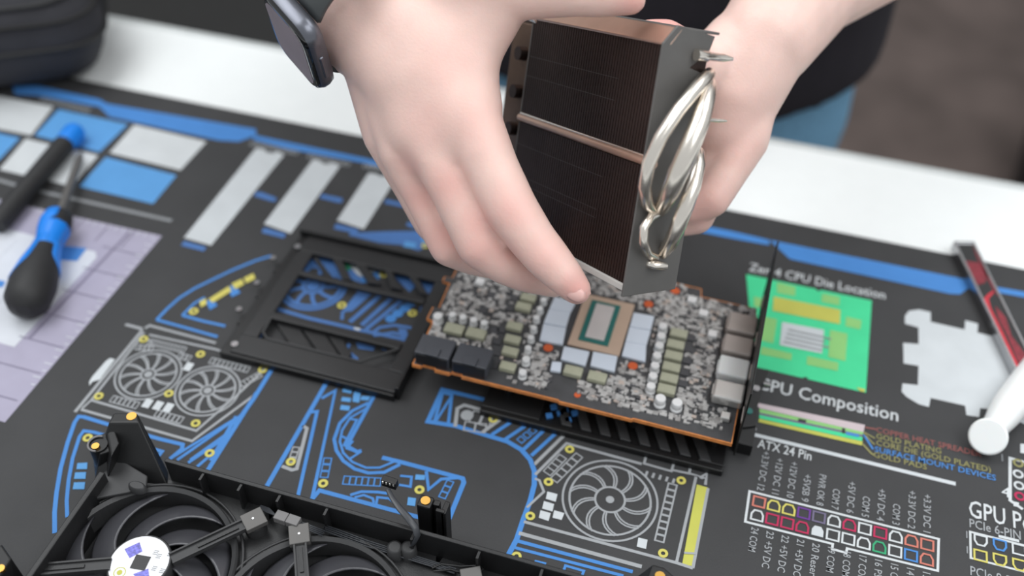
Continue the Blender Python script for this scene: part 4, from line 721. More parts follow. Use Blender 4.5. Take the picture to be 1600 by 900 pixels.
# print on the first fan's sticker
ZS = 0.0205
MB().rect(-0.0036, 0.0036, -0.0036, 0.0036, 0).build('tmp', 'black_plastic')
o = bpy.data.objects['tmp']; o.name = 'sticker_square'; o.location = (*(-0.2284,0.185,0.0206)[:2], ZS + 0.0001); o.rotation_euler.z = 0.12; attach(o, f1)
for poly in ([(-0.2392,0.1889,0.0206),(-0.2346,0.1942,0.0206),(-0.2307,0.1904,0.0206),(-0.2344,0.1855,0.0206)], [(-0.2284,0.1788,0.0206),(-0.2233,0.1834,0.0206),(-0.2207,0.1797,0.0206),(-0.2252,0.1772,0.0206)]): MB().flat(poly, ZS).build('sticker_print', 'sticker_blue', f1)
p = (-0.2347,0.1777,0.0206); MB().ring(p, 0.0024, 0.0028, ZS, 24).disc(p, 0.0013, ZS + 0.00005, 12).build('sticker_emblem', 'print_gold', f1)
for i, (x, y) in enumerate(((770,790), (785,840), (795,880), (745,780), (820,770), (830,840))):
    p = (-0.2306,0.1877,0.0206); q = (fans[0][0] + (x - 705) / 3.215 * 0.000292, fans[0][1] - (y - 832) / 3.215 * 0.00040 + 0.001)
    b = MB()
    for t in range(3): b.stroke([(q[0], q[1] - 0.0009 * t), (q[0] + 0.0022, q[1] - 0.0009 * t + 0.0003)], 0.00035, ZS)
    b.build('sticker_text', 'print_grey', f1, kind='stuff')
# wiring in the shroud
MB().box((-0.177,0.2258,0.0215), (0.0062, 0.0050, 0.004), Matrix.Rotation(-0.05, 3, 'Z')).build('wire_plug', 'wire_grey', sh, bevel=0.0004)
MB().box((-0.1706,0.2255,0.0215), (0.0062, 0.0050, 0.004), Matrix.Rotation(-0.05, 3, 'Z')).build('wire_plug', 'wire_grey', sh, bevel=0.0004)
for i in range(4):
    a = (-0.1673,0.2255,0.021); e = (-0.1451,0.2271,0.016)
    MB().tube([(a[0], a[1] - 0.001 + 0.0008 * i, 0.0205), (a[0] + 0.012, a[1] - 0.0015 + 0.0009 * i, 0.0190), (e[0] - 0.012, e[1] + 0.0010 * i, 0.0180), (e[0] + 0.01, e[1] + 0.001 * i, 0.0150), (-0.09, 0.2265 + 0.0008 * i, 0.0145)], 0.00045, 6).build('wire', 'sleeve_dark', sh)
    MB().tube([(-0.1803,0.2263,0.021), ((-0.1854,0.2272,0.021)[0], (-0.1854,0.2272,0.021)[1] + 0.0007 * i, 0.020), ((-0.1915,0.2295,0.019)[0], (-0.1915,0.2295,0.019)[1] + 0.0006 * i, 0.0170)], 0.00045, 6).build('wire', 'sleeve_dark', sh)
MB().tube([(-0.0997,0.223,0.02),(-0.0962,0.2263,0.02),(-0.0873,0.2278,0.02),(-0.079,0.2309,0.02),(-0.0769,0.2294,0.02),(-0.0784,0.2268,0.02),(-0.0886,0.2248,0.02)], 0.0006, 6).build('wire', 'black_metal', sh)
MB().tube([(-0.0987,0.2222,0.019),(-0.0912,0.2255,0.019),(-0.0831,0.2246,0.019),(-0.0896,0.2208,0.019)], 0.0006, 6).build('wire', 'black_metal', sh)
for p in ((-0.1204,0.2283,0.02), (-0.1141,0.2303,0.018)): MB().loft([((p[0], p[1], 0.010), 0.0042, 0.0042), ((p[0], p[1], 0.0195), 0.0036, 0.0036), ((p[0], p[1], 0.0200), 0.0026, 0.0026)], 18).build('boss', 'grey_plastic', sh)
cbl = [(-0.1297,0.2464,0.037), (-0.1261,0.2425,0.0375), (-0.1209,0.2386,0.037), (-0.1154,0.2355,0.036), (-0.111,0.2329,0.034), (-0.1091,0.2306,0.031), (-0.1112,0.23,0.024), (-0.1144,0.2319,0.016)]
MB().tube(cbl, [0.0012, 0.0013, 0.0016, 0.0018, 0.0018, 0.0017, 0.0015, 0.0012], 10, flat=(1, 0.4, 0)).build('cable', 'sleeve_dark', sh)
q = (-0.1301,0.2498,0.038); Rz = Matrix.Rotation(-0.06, 3, 'Z')
cn = MB().box(q, (0.0076, 0.0034, 0.0048), Rz).build('cable_plug', 'black_metal', sh, bevel=0.0004)
for i in range(4): MB().box((q[0] - 0.0027 + 0.0018 * i, q[1] - 0.0016, q[2] + 0.0012), (0.0007, 0.0008, 0.0014), Rz).build('contact', 'port_silver', cn)

# ------------------------------------------------------------------ held heatsink
HB = Vector((-0.04282, 0.38845, 0.21839)); HU = Vector((-0.7068, 0.6162, -0.3474)).normalized(); HV = Vector((0.0194, -0.4740, -0.8803)).normalized(); HW = HU.cross(HV).normalized()
if HW.x < 0: HW = -HW
LU, LV, LW = 0.1134, 0.1188, 0.0257
def hs(u, v, w_): return HB + HU * u + HV * v + HW * w_
hk = thing('heatsink', 'held dark finned cooler block with shiny bent heat pipes on its end', 'heatsink', tuple(hs(LU / 2, LV, LW / 2)))
def hbox(b, u0, u1, v0, v1, w0, w1):
    vs = [hs(u, v, q) for u in (u0, u1) for v in (v0, v1) for q in (w0, w1)]
    return b.add(vs, [(0, 1, 3, 2), (4, 6, 7, 5), (0, 4, 5, 1), (2, 3, 7, 6), (0, 2, 6, 4), (1, 5, 7, 3)])
for v0, v1 in ((0.0065, 0.0563), (0.0607, LV - 0.003)):
    b = MB()
    for i in range(110): hbox(b, 0.0006 + i * 0.001020, 0.0006 + i * 0.001020 + 0.00086, v0, v1, 0.0 if i % 2 else 0.00012, LW - 0.004)
    b.build('fin_stack', 'fin_dark', hk, kind='stuff')
    hbox(MB(), 0.001, LU - 0.001, v0 + 0.0004, v1 - 0.0004, 0.0005, LW - 0.005).build('fin_core', 'fin_dark', hk)
for k, v in enumerate((0.026, 0.036, 0.072, 0.088, 0.092)):
    b = MB()
    for i in range(0, 78, 1): hbox(b, 0.034 + i * 0.001020, 0.0343 + i * 0.001020, v, v + 0.0003, -0.0001, 0.0004)
    b.build('fin_tab_row', 'plate_grey', hk, kind='stuff')
MB().slab([hs(0, 0.0078, -0.0006), hs(LU, 0.0078, -0.0006), hs(LU, 0.0005, 0.0046), hs(0, 0.0005, 0.0046)], HV * -0.0012 + HW * -0.0004).build('top_flange', 'bronze', hk, bevel=0.0004)
hbox(MB(), 0, LU, -0.0006, 0.0006, 0.0044, LW).build('top_plate', 'plate_grey', hk, bevel=0.0003)
hbox(MB(), 0.0, LU, LV - 0.0032, LV, -0.0012, LW - 0.003).build('bottom_plate', 'flange_grey', hk, bevel=0.0005)
hbox(MB(), 0.004, LU - 0.03, 0.02, LV - 0.02, LW - 0.004, LW + 0.001).build('base_plate', 'nickel', hk, bevel=0.0006)
MB().tube([hs(-0.002, 0.0585, 0.0004), hs(LU * 0.5, 0.0585, 0.0004), hs(LU + 0.001, 0.0585, 0.0004)], 0.0020, 14).build('centre_pipe', 'bronze', hk)
MB().tube([hs(0.002, 0.0561, 0.0), hs(LU, 0.0561, 0.0)], 0.0007, 8).build('centre_trim', 'nickel', hk)
MB().slab([(-0.0461,0.3823,0.214), (-0.0416,0.3903,0.2192), (-0.0262,0.4026,0.2097), (-0.0274,0.3981,0.2041), (-0.0338,0.3888,0.2006), (-0.0242,0.3956,0.1932), (-0.0231,0.3885,0.1783), (-0.022,0.3661,0.1365), (-0.0207,0.3501,0.1054), (-0.0425,0.3295,0.1132)], HU * 0.0012).build('end_plate', 'plate_grey', hk, bevel=0.0003)
hbox(MB(), LU, LU + 0.001, 0.002, LV - 0.002, 0.0, LW).build('end_plate', 'plate_grey', hk, bevel=0.0003)
MB().tube([(-0.0256,0.3952,0.1952), (-0.0263,0.3864,0.1984), (-0.0287,0.3772,0.1984), (-0.0337,0.3655,0.1938), (-0.0385,0.3554,0.1854), (-0.041,0.3488,0.1761), (-0.0413,0.346,0.1659), (-0.0395,0.3493,0.1537), (-0.0365,0.3556,0.1443)], [0.0030, 0.0031, 0.0031, 0.0031, 0.0031, 0.0031, 0.0030, 0.0028, 0.0026], 14).build('heat_pipe', 'nickel', hk)
MB().tube([(-0.0247,0.3938,0.1909), (-0.024,0.3799,0.1938), (-0.0241,0.3676,0.1893), (-0.0259,0.3582,0.182), (-0.0281,0.3524,0.1734), (-0.0303,0.3505,0.1631), (-0.0329,0.3547,0.1497), (-0.0345,0.3576,0.1439)], [0.0034, 0.0040, 0.0044, 0.0046, 0.0046, 0.0044, 0.0038, 0.0030], 16).build('heat_pipe', 'nickel', hk)
MB().tube([(-0.0235,0.3798,0.1638), (-0.0218,0.3681,0.1655), (-0.0216,0.3592,0.1608), (-0.0227,0.3526,0.154), (-0.0242,0.348,0.1462), (-0.0268,0.349,0.1331), (-0.0293,0.3524,0.124)], [0.0030, 0.0034, 0.0036, 0.0036, 0.0036, 0.0034, 0.003], 14).build('heat_pipe', 'nickel', hk)
MB().tube([(-0.0343,0.3564,0.1442), (-0.0371,0.3483,0.147), (-0.0386,0.3424,0.1454), (-0.0377,0.34,0.1394), (-0.0352,0.3418,0.1316), (-0.0322,0.3489,0.1237)], 0.0021, 12).build('heat_pipe', 'nickel', hk)
MB().tube([(-0.0348,0.3451,0.1224), (-0.0316,0.3422,0.125), (-0.0274,0.3488,0.1196)], 0.0020, 10).build('heat_pipe', 'nickel', hk)
for p, w0, r_ in (((-0.032,0.3895,0.2069), 0.021, 0.0026), ((-0.0268,0.3819,0.1799), 0.018, 0.0014)):
    p = Vector(p); MB().tube([p, p + HW * 0.006, p + HW * 0.0065, p + HW * (w0 * 0.75), p + HW * w0], [r_, r_, r_ * 0.72, r_ * 0.66, r_ * 0.3], 14).build('spring_screw', 'nickel', hk)
hbox(MB(), LU + 0.001, LU + 0.0235, 0.004, 0.098, 0.006, LW - 0.002).build('rear_block', 'fin_dark', hk, bevel=0.002)
hbox(MB(), LU + 0.002, LU + 0.0245, 0.010, 0.092, 0.0030, 0.0062).build('side_strip', 'strip_bronze', hk, bevel=0.001)
MB().cap(hs(LU - 0.002, 0.008, 0.001), 0.0018, hs(LU + 0.004, 0.007, 0.0005), 0.0018, 12).build('pipe_tip', 'nickel', hk)
for v in (0.026, 0.046, 0.066): MB().cyl(hs(LU + 0.009, v, 0.004), hs(LU + 0.009, v, -0.0015), 0.0036, n=18).build('pipe_end', 'fin_dark', hk)

# ------------------------------------------------------------------ tools
def along(a, b, f, z=None):
    p = Vector(a).lerp(Vector(b), f)
    return (p.x, p.y, p.z if z is None else z)
st = (-0.4483,0.4597,0.006); h0 = (-0.4166,0.3918,0.013); h1 = (-0.3848,0.3108,0.014)
sd = thing('screwdriver', 'blue and black handled screwdriver lying on the ruler patch', 'screwdriver', (h1[0], h1[1], 0))
MB().tube([st, along(st, h0, 0.1), along(st, h0, 1.0)], [0.0012, 0.0027, 0.0030], 12).build('shaft', 'plate_grey', sd)
prof = [(0.0, 0.006), (0.02, 0.0085), (0.10, 0.0098), (0.18, 0.0095), (0.30, 0.0080), (0.42, 0.0092), (0.58, 0.0120), (0.75, 0.0137), (0.90, 0.0130), (0.97, 0.0095), (1.0, 0.004)]
MB().tube([along(h0, h1, t) for t, r in prof], [r for t, r in prof], 24).build('handle', 'rubber_black', sd)
ax = (Vector(h1) - Vector(h0)).normalized(); sideL = Vector((0, 0, 1)).cross(ax).normalized()
def grip(t0, t1, a0, a1, k=1.035, name='blue_grip'):
    b = MB(); n = 14; m = 12; vs = []
    def rad(t):
        for (ta, ra), (tb, rb) in zip(prof, prof[1:]):
            if ta <= t <= tb: return ra + (rb - ra) * (t - ta) / (tb - ta)
        return 0.004
    for i in range(n + 1):
        t = t0 + (t1 - t0) * i / n; c = Vector(along(h0, h1, t)); tp = 1.0 if i < n * 0.5 else 1 - 0.85 * ((i - n * 0.5) / (n * 0.5)) ** 2 * (1 if a1 - a0 < 5 else 0)
        am = (a0 + a1) / 2; hw = (a1 - a0) / 2 * tp
        for j in range(m + 1):
            a = am - hw + 2 * hw * j / m; vs.append(c + (sideL * math.cos(a) + Vector((0, 0, 1)) * math.sin(a)) * rad(t) * k)
    b.add(vs, [(i * (m + 1) + j, i * (m + 1) + j + 1, (i + 1) * (m + 1) + j + 1, (i + 1) * (m + 1) + j) for i in range(n) for j in range(m)], True)
    o = b.build(name, 'tool_blue', sd); s_ = o.modifiers.new('solid', 'SOLIDIFY'); s_.thickness = 0.0006
grip(0.16, 0.40, 0, 2 * PI); grip(0.02, 0.2, 1.2, 4.0); grip(0.36, 0.74, 1.75, 3.7); grip(0.36, 0.62, -1.2, 0.7)
p0 = (-0.4543,0.3757,0.0075); p1 = (-0.4643,0.4665,0.0075)
t2 = thing('flat_driver', 'long straight black handled tool with blue end cap crossing the printed squares', 'tool', (p0[0], p0[1], 0))
MB().tube([p0, along(p0, p1, 0.06), along(p0, p1, 0.5), along(p0, p1, 0.94), p1], [0.0062, 0.0072, 0.0070, 0.0074, 0.0068], 14).build('handle', 'rubber_black', t2)
e0 = Vector(along(p0, p1, 0.98)); e1 = Vector(along(p0, p1, 1.11))
MB().cap(e0, 0.0072, e1, 0.0078, 16).build('end_cap', 'tool_blue', t2, label='blue rounded end cap')

# red and black strip, syringe
a = (0.1442,0.5524,0.0075); b_ = (0.1787,0.4433,0.0075); ax = (Vector(b_) - Vector(a)); L = ax.length; ang = math.atan2(ax.y, ax.x)
rs = thing('patterned_strip', 'slim black and red patterned stick with silver edges at the right', 'stick', (a[0], a[1], 0)); rs.rotation_euler.z = ang
Rz = Matrix.Rotation(ang, 4, 'Z'); T = Matrix.Translation((a[0], a[1], 0)) @ Rz
def local(o, parent):
    o.parent = parent; return o
def lb(name, x0, x1, y0, y1, z0, z1, m, bevel=0.0004): o = MB().bb(x0, x1, y0, y1, z0, z1).build(name, m, None, bevel=bevel); o.parent = rs; return o
lb('core', 0, L + 0.03, -0.0055, 0.0055, 0, 0.0068, 'black_plastic')
lb('silver_edge', -0.0005, L + 0.03, -0.0068, -0.0050, 0, 0.0074, 'steel'); lb('silver_edge', -0.0005, L + 0.03, 0.0050, 0.0068, 0, 0.0074, 'steel'); lb('silver_end', -0.0022, 0.0006, -0.0068, 0.0068, 0, 0.0074, 'steel')
def lp(poly, m):
    o = MB().prism(poly, 0.0068, 0.00695).build('red_pattern', m, None); o.parent = rs
lp([(0.016, -0.0050), (0.018, 0.0040), (0.030, 0.0050), (0.036, 0.0005), (0.038, -0.0045)], 'dull_red')
lp([(0.000, 0.0048), (0.048, 0.0048), (0.044, 0.0036), (0.012, 0.0036)], 'dull_red')
lp([(0.042, 0.0045), (0.046, 0.0020), (0.050, -0.0020), (0.058, -0.0032), (0.075, -0.0030), (0.130, -0.0034), (0.130, -0.0049), (0.050, -0.0049), (0.046, -0.0010)], 'red_print')
lp([(0.056, 0.0000), (0.066, 0.0030), (0.080, 0.0010), (0.094, 0.0036), (0.110, 0.0005), (0.118, -0.0020), (0.100, -0.0024), (0.080, -0.0014), (0.066, -0.0018)], 'dull_red')
c0 = Vector((0.1526,0.3898,0.011)); c1 = Vector((0.1886,0.4672,0.011)); dr = (c1 - c0).normalized(); dr3 = (dr + Vector((0, 0, -0.10))).normalized()
sy = thing('syringe', 'white plastic syringe plunger with round thumb disc at the right edge', 'syringe', (c0.x, c0.y, 0))
tilt = (Vector((dr.x, dr.y, 0)) * 0.75 + Vector((0, 0, -0.66))).normalized()
MB().tube([c0 - tilt * 0.0010, c0 - tilt * 0.0006, c0 + tilt * 0.0008, c0 + tilt * 0.0012], [0.0088, 0.0098, 0.0098, 0.0090], 32).build('thumb_disc', 'syringe_white', sy)
MB().tube([c0 + tilt * 0.001 + dr3 * 0.004, c0 + dr3 * 0.012, c0 + dr3 * 0.022, c0 + dr3 * 0.032, c0 + dr3 * 0.09], [0.0060, 0.0070, 0.0084, 0.0092, 0.0092], 20).build('plunger_rod', 'syringe_white', sy)

# ------------------------------------------------------------------ bag at the back left
bgp = (-0.4982,0.5423,0); bgq = (-0.5523,0.5069,0); dd = Vector(bgp) - Vector(bgq); ang = math.atan2(dd.y, dd.x)
bag = thing('soft_case', 'black padded fabric case standing at the back left of the table', 'bag', (bgp[0], bgp[1], 0)); bag.rotation_euler.z = ang
def bg_(b, name, m, bevel=0, sub=0):
    o = b.build(name, m, None, bevel=bevel, seg=4); o.parent = bag; return o
prof = [(0.0, 0.006), (0.012, 0.0), (0.035, -0.004), (0.055, 0.004), (0.075, 0.016), (0.088, 0.034)]
vs = []; n = 24
rings = []
for z, ins in [(0.001, 0.016), (0.006, 0.006), (0.020, 0.0), (0.036, -0.004), (0.050, -0.002), (0.066, 0.008), (0.080, 0.022), (0.088, 0.045)]:
    x0, x1, y0, y1 = -0.30 + ins, 0.016 - ins * 1.1, ins * 1.0, 0.115 - ins; r_ = 0.030; pts = []
    for cx_, cy_, a0 in ((x1 - r_, y1 - r_, 0), (x0 + r_, y1 - r_, PI / 2), (x0 + r_, y0 + r_, PI), (x1 - r_, y0 + r_, 3 * PI / 2)):
        for i in range(7): a = a0 + PI / 2 * i / 6; pts.append((cx_ + r_ * math.cos(a), cy_ + r_ * math.sin(a), z))
    rings.append(pts)
n = len(rings[0]); vs = [p for r in rings for p in r]
fs = [(i * n + j, i * n + (j + 1) % n, (i + 1) * n + (j + 1) % n, (i + 1) * n + j) for i in range(len(rings) - 1) for j in range(n)]
bg_(MB().add(vs, fs, True).add(rings[0], [list(range(n))[::-1]]).add(rings[-1], [list(range(n))]), 'body', 'bag_fabric')
for k in (3, 5): bg_(MB().tube(rings[k] + [rings[k][0]], 0.0022, 8), 'piping', 'rubber_black')
bg_(MB().tube([(p[0], p[1], p[2] + 0.006) for p in rings[4]] + [(rings[4][0][0], rings[4][0][1], rings[4][0][2] + 0.006)], 0.0016, 6), 'zip', 'dark_box')
bg_(MB().tube([(0.006, 0.035, 0.062), (0.022, 0.04, 0.055), (0.026, 0.055, 0.050), (0.020, 0.07, 0.055), (0.004, 0.075, 0.062)], 0.004, 8), 'handle', 'rubber_black')

# things on the floor behind the table
o = MB().bb(-1.75, -0.55, 1.05, 1.75, -0.93, -0.42).build('floor_box', 'dark_box', None, bevel=0.03); tag(o, 'dark out-of-focus box on the floor behind the white table at upper left', 'box')
fc = thing('floor_case', 'black rounded out-of-focus case on the floor at the far upper right', 'case', (0.78, 1.98, -0.93))
MB().loft([((0.78, 1.98, -0.93), 0.22, 0.20), ((0.78, 1.98, -0.75), 0.24, 0.22), ((0.78, 1.98, -0.62), 0.22, 0.20), ((0.78, 1.98, -0.58), 0.16, 0.15)], 32).build('body', 'black_plastic', fc)

# ------------------------------------------------------------------ the person
pr = thing('person', 'person in a black t-shirt and jeans holding the cooler in both hands', 'person', (-0.11, 0.86, -0.93))
def remeshed(b, name, m, voxel, smooth, parent, reds=None, soft=None):
    me = b.mesh(name + '_cage'); o = bpy.data.objects.new(name, me); C.objects.link(o)
    r = o.modifiers.new('remesh', 'REMESH'); r.mode = 'VOXEL'; r.voxel_size = voxel; r.use_smooth_shade = True
    s_ = o.modifiers.new('smooth', 'SMOOTH'); s_.factor = 0.5; s_.iterations = smooth
    bpy.context.view_layer.update()
    me2 = bpy.data.meshes.new_from_object(o.evaluated_get(bpy.context.evaluated_depsgraph_get())); o.modifiers.clear(); o.data = me2; bpy.data.meshes.remove(me)
    if soft is not None:                              # relax the back of the hand
        import numpy as np
        co = np.empty(len(me2.vertices) * 3, 'f'); me2.vertices.foreach_get('co', co); co = co.reshape(-1, 3); wt_ = np.zeros(len(co), 'f')
        for p, rad in soft: wt_ = np.maximum(wt_, np.exp(-(((co - np.array(p)) ** 2).sum(1) / (rad * rad)) ** 2))
        ed = np.empty(len(me2.edges) * 2, 'i'); me2.edges.foreach_get('vertices', ed); ed = ed.reshape(-1, 2)
        sel = wt_ > 0.02; ed = ed[sel[ed[:, 0]] | sel[ed[:, 1]]]; ids, inv = np.unique(ed.ravel(), return_inverse=True); inv = inv.reshape(-1, 2)
        sub = co[ids].astype('d'); k_ = (0.6 * wt_ * sel)[ids][:, None]; a_, b_2 = inv[:, 0], inv[:, 1]; N2 = len(ids); deg = np.bincount(inv.ravel(), minlength=N2)[:, None]
        for _ in range(90):
            acc = np.stack([np.bincount(a_, sub[b_2, q], N2) + np.bincount(b_2, sub[a_, q], N2) for q in range(3)], 1)
            sub += (acc / deg - sub) * k_
        co[ids] = sub
        me2.vertices.foreach_set('co', co.ravel()); me2.update()
    me2.name = name; me2.materials.clear(); me2.materials.append(MATS[m]); me2.polygons.foreach_set('use_smooth', [True] * len(me2.polygons))
    if reds is not None:
        import numpy as np
        co = np.empty(len(me2.vertices) * 3, 'f'); me2.vertices.foreach_get('co', co); co = co.reshape(-1, 3); val = np.zeros(len(co), 'f')
        for p, rad, s2 in reds: val = np.maximum(val, s2 * np.exp(-((co - np.array(p)) ** 2).sum(1) / (rad * rad)))
        at = me2.attributes.new('redness', 'FLOAT', 'POINT'); at.data.foreach_set('value', np.clip(val, 0, 1))
    attach(o, parent); return o
body = MB()
# right arm and hand (left in the picture)
SH_R = (-0.300, 0.86, 0.395); EL_R = (-0.4019,0.5405,0.2614); WR = (-0.1979,0.4083,0.1817)
body.chain([(SH_R, 0.052), (EL_R, 0.043), ((-0.2623,0.4614,0.2018), 0.0340), ((-0.216,0.4201,0.1898), 0.0290), (WR, 0.0275)], 20)
body.cap((-0.1929,0.4042,0.1834), 0.0255, (-0.1643,0.3847,0.172), 0.0215, 20)
body.cap((-0.1816,0.4064,0.1895), 0.0245, (-0.1485,0.3864,0.1777), 0.0200, 20)
I = [((-0.1644,0.4052,0.1949), 0.0180), ((-0.1293,0.3698,0.1675), 0.0146), ((-0.1136,0.3551,0.1515), 0.0128), ((-0.1007,0.3437,0.1396), 0.0126), ((-0.0877,0.3361,0.13), 0.0112), ((-0.0786,0.3317,0.1245), 0.0106), ((-0.0691,0.3276,0.1192), 0.0090), ((-0.0631,0.3254,0.1153), 0.0072)]
Mi = [((-0.175,0.4028,0.1926), 0.0180), ((-0.1484,0.3662,0.1565), 0.0146), ((-0.1304,0.3519,0.136), 0.0122), ((-0.1135,0.3391,0.1174), 0.0122), ((-0.1022,0.3387,0.1094), 0.0106), ((-0.0929,0.3412,0.1035), 0.0098), ((-0.079,0.348,0.0949), 0.0082)]
Ri = [((-0.1847,0.4009,0.185), 0.0165), ((-0.1614,0.3674,0.1414), 0.0135), ((-0.1483,0.3575,0.1223), 0.0102), ((-0.1331,0.3478,0.1028), 0.0100), ((-0.1221,0.3523,0.0942), 0.0088), ((-0.105,0.3629,0.0826), 0.0074)]
Pi = [((-0.1918,0.3979,0.1784), 0.0150), ((-0.175,0.3776,0.1409), 0.0128), ((-0.1603,0.37,0.1137), 0.0088), ((-0.1502,0.366,0.0983), 0.0086), ((-0.1408,0.3663,0.0874), 0.0078), ((-0.1234,0.3772,0.076), 0.0066)]
Th = [((-0.1681,0.4161,0.2037), 0.0200), ((-0.1356,0.4104,0.2089), 0.0165), ((-0.1147,0.4075,0.213), 0.0125), ((-0.0906,0.4062,0.2178), 0.0108), ((-0.0762,0.4069,0.2187), 0.0100), ((-0.0659,0.4066,0.2184), 0.0072)]
for ch in (I, Mi, Ri, Pi, Th): body.chain(ch, 16)
body.chain([((-0.1646,0.397,0.1926), 0.0170), ((-0.1393,0.3702,0.165), 0.0146), ((-0.1306,0.3627,0.1531), 0.0114)], 16)
body.chain([((-0.177,0.3988,0.1893), 0.0170), ((-0.1555,0.3678,0.1565), 0.0146), ((-0.1489,0.3624,0.143), 0.0110)], 16)
body.chain([((-0.1848,0.3966,0.1822), 0.0155), ((-0.1674,0.3733,0.1474), 0.0130)], 16)
body.chain([((-0.1396,0.4031,0.1972), 0.0150), ((-0.1316,0.3894,0.1845), 0.0112), ((-0.1243,0.3744,0.1691), 0.0100)], 14)
body.chain([((-0.1257,0.4039,0.2026), 0.0120), ((-0.1292,0.3936,0.1893), 0.0110)], 14)
# left arm and hand (right in the picture)
SH_L = (0.085, 0.87, 0.395); WL = (-0.006,0.4887,0.1634); EL_L = (0.105, 0.715, 0.175)
body.chain([(SH_L, 0.052), (EL_L, 0.043), ((0.0092,0.5596,0.1641), 0.0330), (WL, 0.0265)], 20)
body.chain([((-0.0077,0.4875,0.1626), 0.0260), ((-0.0144,0.4646,0.1421), 0.0235), ((-0.014,0.4541,0.1289), 0.0200)], 18)
for ch in ([((-0.0098,0.4832,0.159), 0.018), ((-0.0046,0.4474,0.1283), 0.0125), ((-0.0093,0.4304,0.1172), 0.0098), ((-0.0146,0.4174,0.1089), 0.0096), ((-0.0238,0.4136,0.1035), 0.008), ((-0.0401,0.4137,0.0996), 0.007)],
           [((-0.013,0.4822,0.1589), 0.018), ((-0.0129,0.4508,0.1253), 0.0130), ((-0.0168,0.4323,0.1084), 0.0102), ((-0.0207,0.4188,0.0949), 0.0098), ((-0.0327,0.4158,0.0911), 0.009), ((-0.0471,0.4184,0.0919), 0.0075)],
           [((-0.0189,0.4825,0.1538), 0.018), ((-0.0247,0.4602,0.1265), 0.0130), ((-0.0313,0.4449,0.1062), 0.0102), ((-0.038,0.4339,0.0931), 0.0098), ((-0.0495,0.4315,0.0898), 0.009), ((-0.0643,0.4333,0.0914), 0.0075)],
           [((-0.0202,0.4824,0.1612), 0.018), ((-0.0339,0.4549,0.1595), 0.0130), ((-0.0453,0.4462,0.1757), 0.0098), ((-0.0522,0.4403,0.1833), 0.0090), ((-0.0601,0.4333,0.1872), 0.0075)],
           [((-0.0146,0.4924,0.1408), 0.018), ((-0.0317,0.4831,0.1009), 0.0125), ((-0.0452,0.4863,0.0865), 0.0105), ((-0.0608,0.4886,0.0859), 0.009)]):
    body.chain(ch, 16)
# torso, neck and head
body.chain([(SH_R, 0.055), ((-0.11, 0.875, 0.42), 0.075), (SH_L, 0.055)], 20)
body.loft([((-0.11, 0.87, -0.10), 0.14, 0.085), ((-0.11, 0.87, 0.10), 0.15, 0.09), ((-0.11, 0.87, 0.32), 0.17, 0.095), ((-0.11, 0.875, 0.43), 0.12, 0.07)], 28)
body.cap((-0.11, 0.87, 0.42), 0.060, (-0.11, 0.845, 0.54), 0.054, 20)
body.ball((-0.11, 0.840, 0.645), (0.075, 0.094, 0.105), 24); body.ball((-0.11, 0.800, 0.590), (0.055, 0.055, 0.062), 20)
body.chain([((-0.11, 0.748, 0.660), 0.009), ((-0.11, 0.733, 0.625), 0.013)], 12)
for s_ in (-1, 1):
    body.ball((-0.11 + s_ * 0.077, 0.850, 0.635), (0.010, 0.018, 0.030), 12); body.cap((-0.11 + s_ * 0.030, 0.754, 0.672), 0.008, (-0.11 + s_ * 0.05, 0.764, 0.668), 0.007, 10)
reds = [((-0.0608,0.3197,0.1205), 0.010, 0.75), ((-0.0974,0.3348,0.1457), 0.012, 0.40), ((-0.1116,0.3295,0.123), 0.012, 0.45), ((-0.1316,0.3451,0.144), 0.012, 0.45), ((-0.1477,0.348,0.13), 0.012, 0.5), ((-0.0793,0.3256,0.1316), 0.013, 0.35), ((-0.1348,0.3424,0.1137), 0.014, 0.45), ((-0.1408,0.3746,0.1897), 0.014, 0.22), ((-0.1441,0.3577,0.1669), 0.015, 0.22), ((-0.153,0.3513,0.1447), 0.010, 0.40), ((-0.1226,0.3567,0.1741), 0.016, 0.22), ((-0.122,0.3334,0.1084), 0.014, 0.35), ((-0.1124,0.334,0.1348), 0.012, 0.5), ((-0.0979,0.3276,0.1245), 0.012, 0.5), ((-0.0627,0.3997,0.2207), 0.009, 0.6),  # knuckle and fingertip blood; spots between fingers carry painted crease shade
        ((-0.0184,0.4071,0.1084), 0.020, 0.40), ((-0.011,0.4384,0.1441), 0.02, 0.15), ((-0.0052,0.4308,0.135), 0.016, 0.25), ((-0.0527,0.4378,0.1909), 0.02, 0.8), ((-0.0837,0.333,0.1115), 0.018, 0.3)]
skin = remeshed(body, 'body', 'skin', 0.0017, 12, pr, reds, [((-0.1549,0.3748,0.1868), 0.030), ((-0.1394,0.3608,0.1729), 0.017), ((-0.1585,0.3648,0.168), 0.016), ((-0.1289,0.3804,0.192), 0.020)])
def nail(p, d, nrm, L, wd, name='fingernail'):
    d = Vector(d).normalized(); nn = Vector(nrm); nn = (nn - d * nn.dot(d)).normalized(); q = d.cross(nn); p = Vector(p); vs = []
    for i in range(7):
        for j in range(7):
            a = -1 + 2 * i / 6; c_ = -1 + 2 * j / 6; rr = 1 - 0.25 * abs(a) ** 3
            vs.append(p + d * a * L / 2 * (1 - 0.18 * c_ * c_) + q * c_ * wd / 2 * rr + nn * (-0.0012 * c_ * c_ - 0.0006 * a * a))
    o = MB().add(vs, [(i * 7 + j, i * 7 + j + 1, (i + 1) * 7 + j + 1, (i + 1) * 7 + j) for i in range(6) for j in range(6)], True).build(name, 'nail', pr)
    s2 = o.modifiers.new('solid', 'SOLIDIFY'); s2.thickness = 0.0006
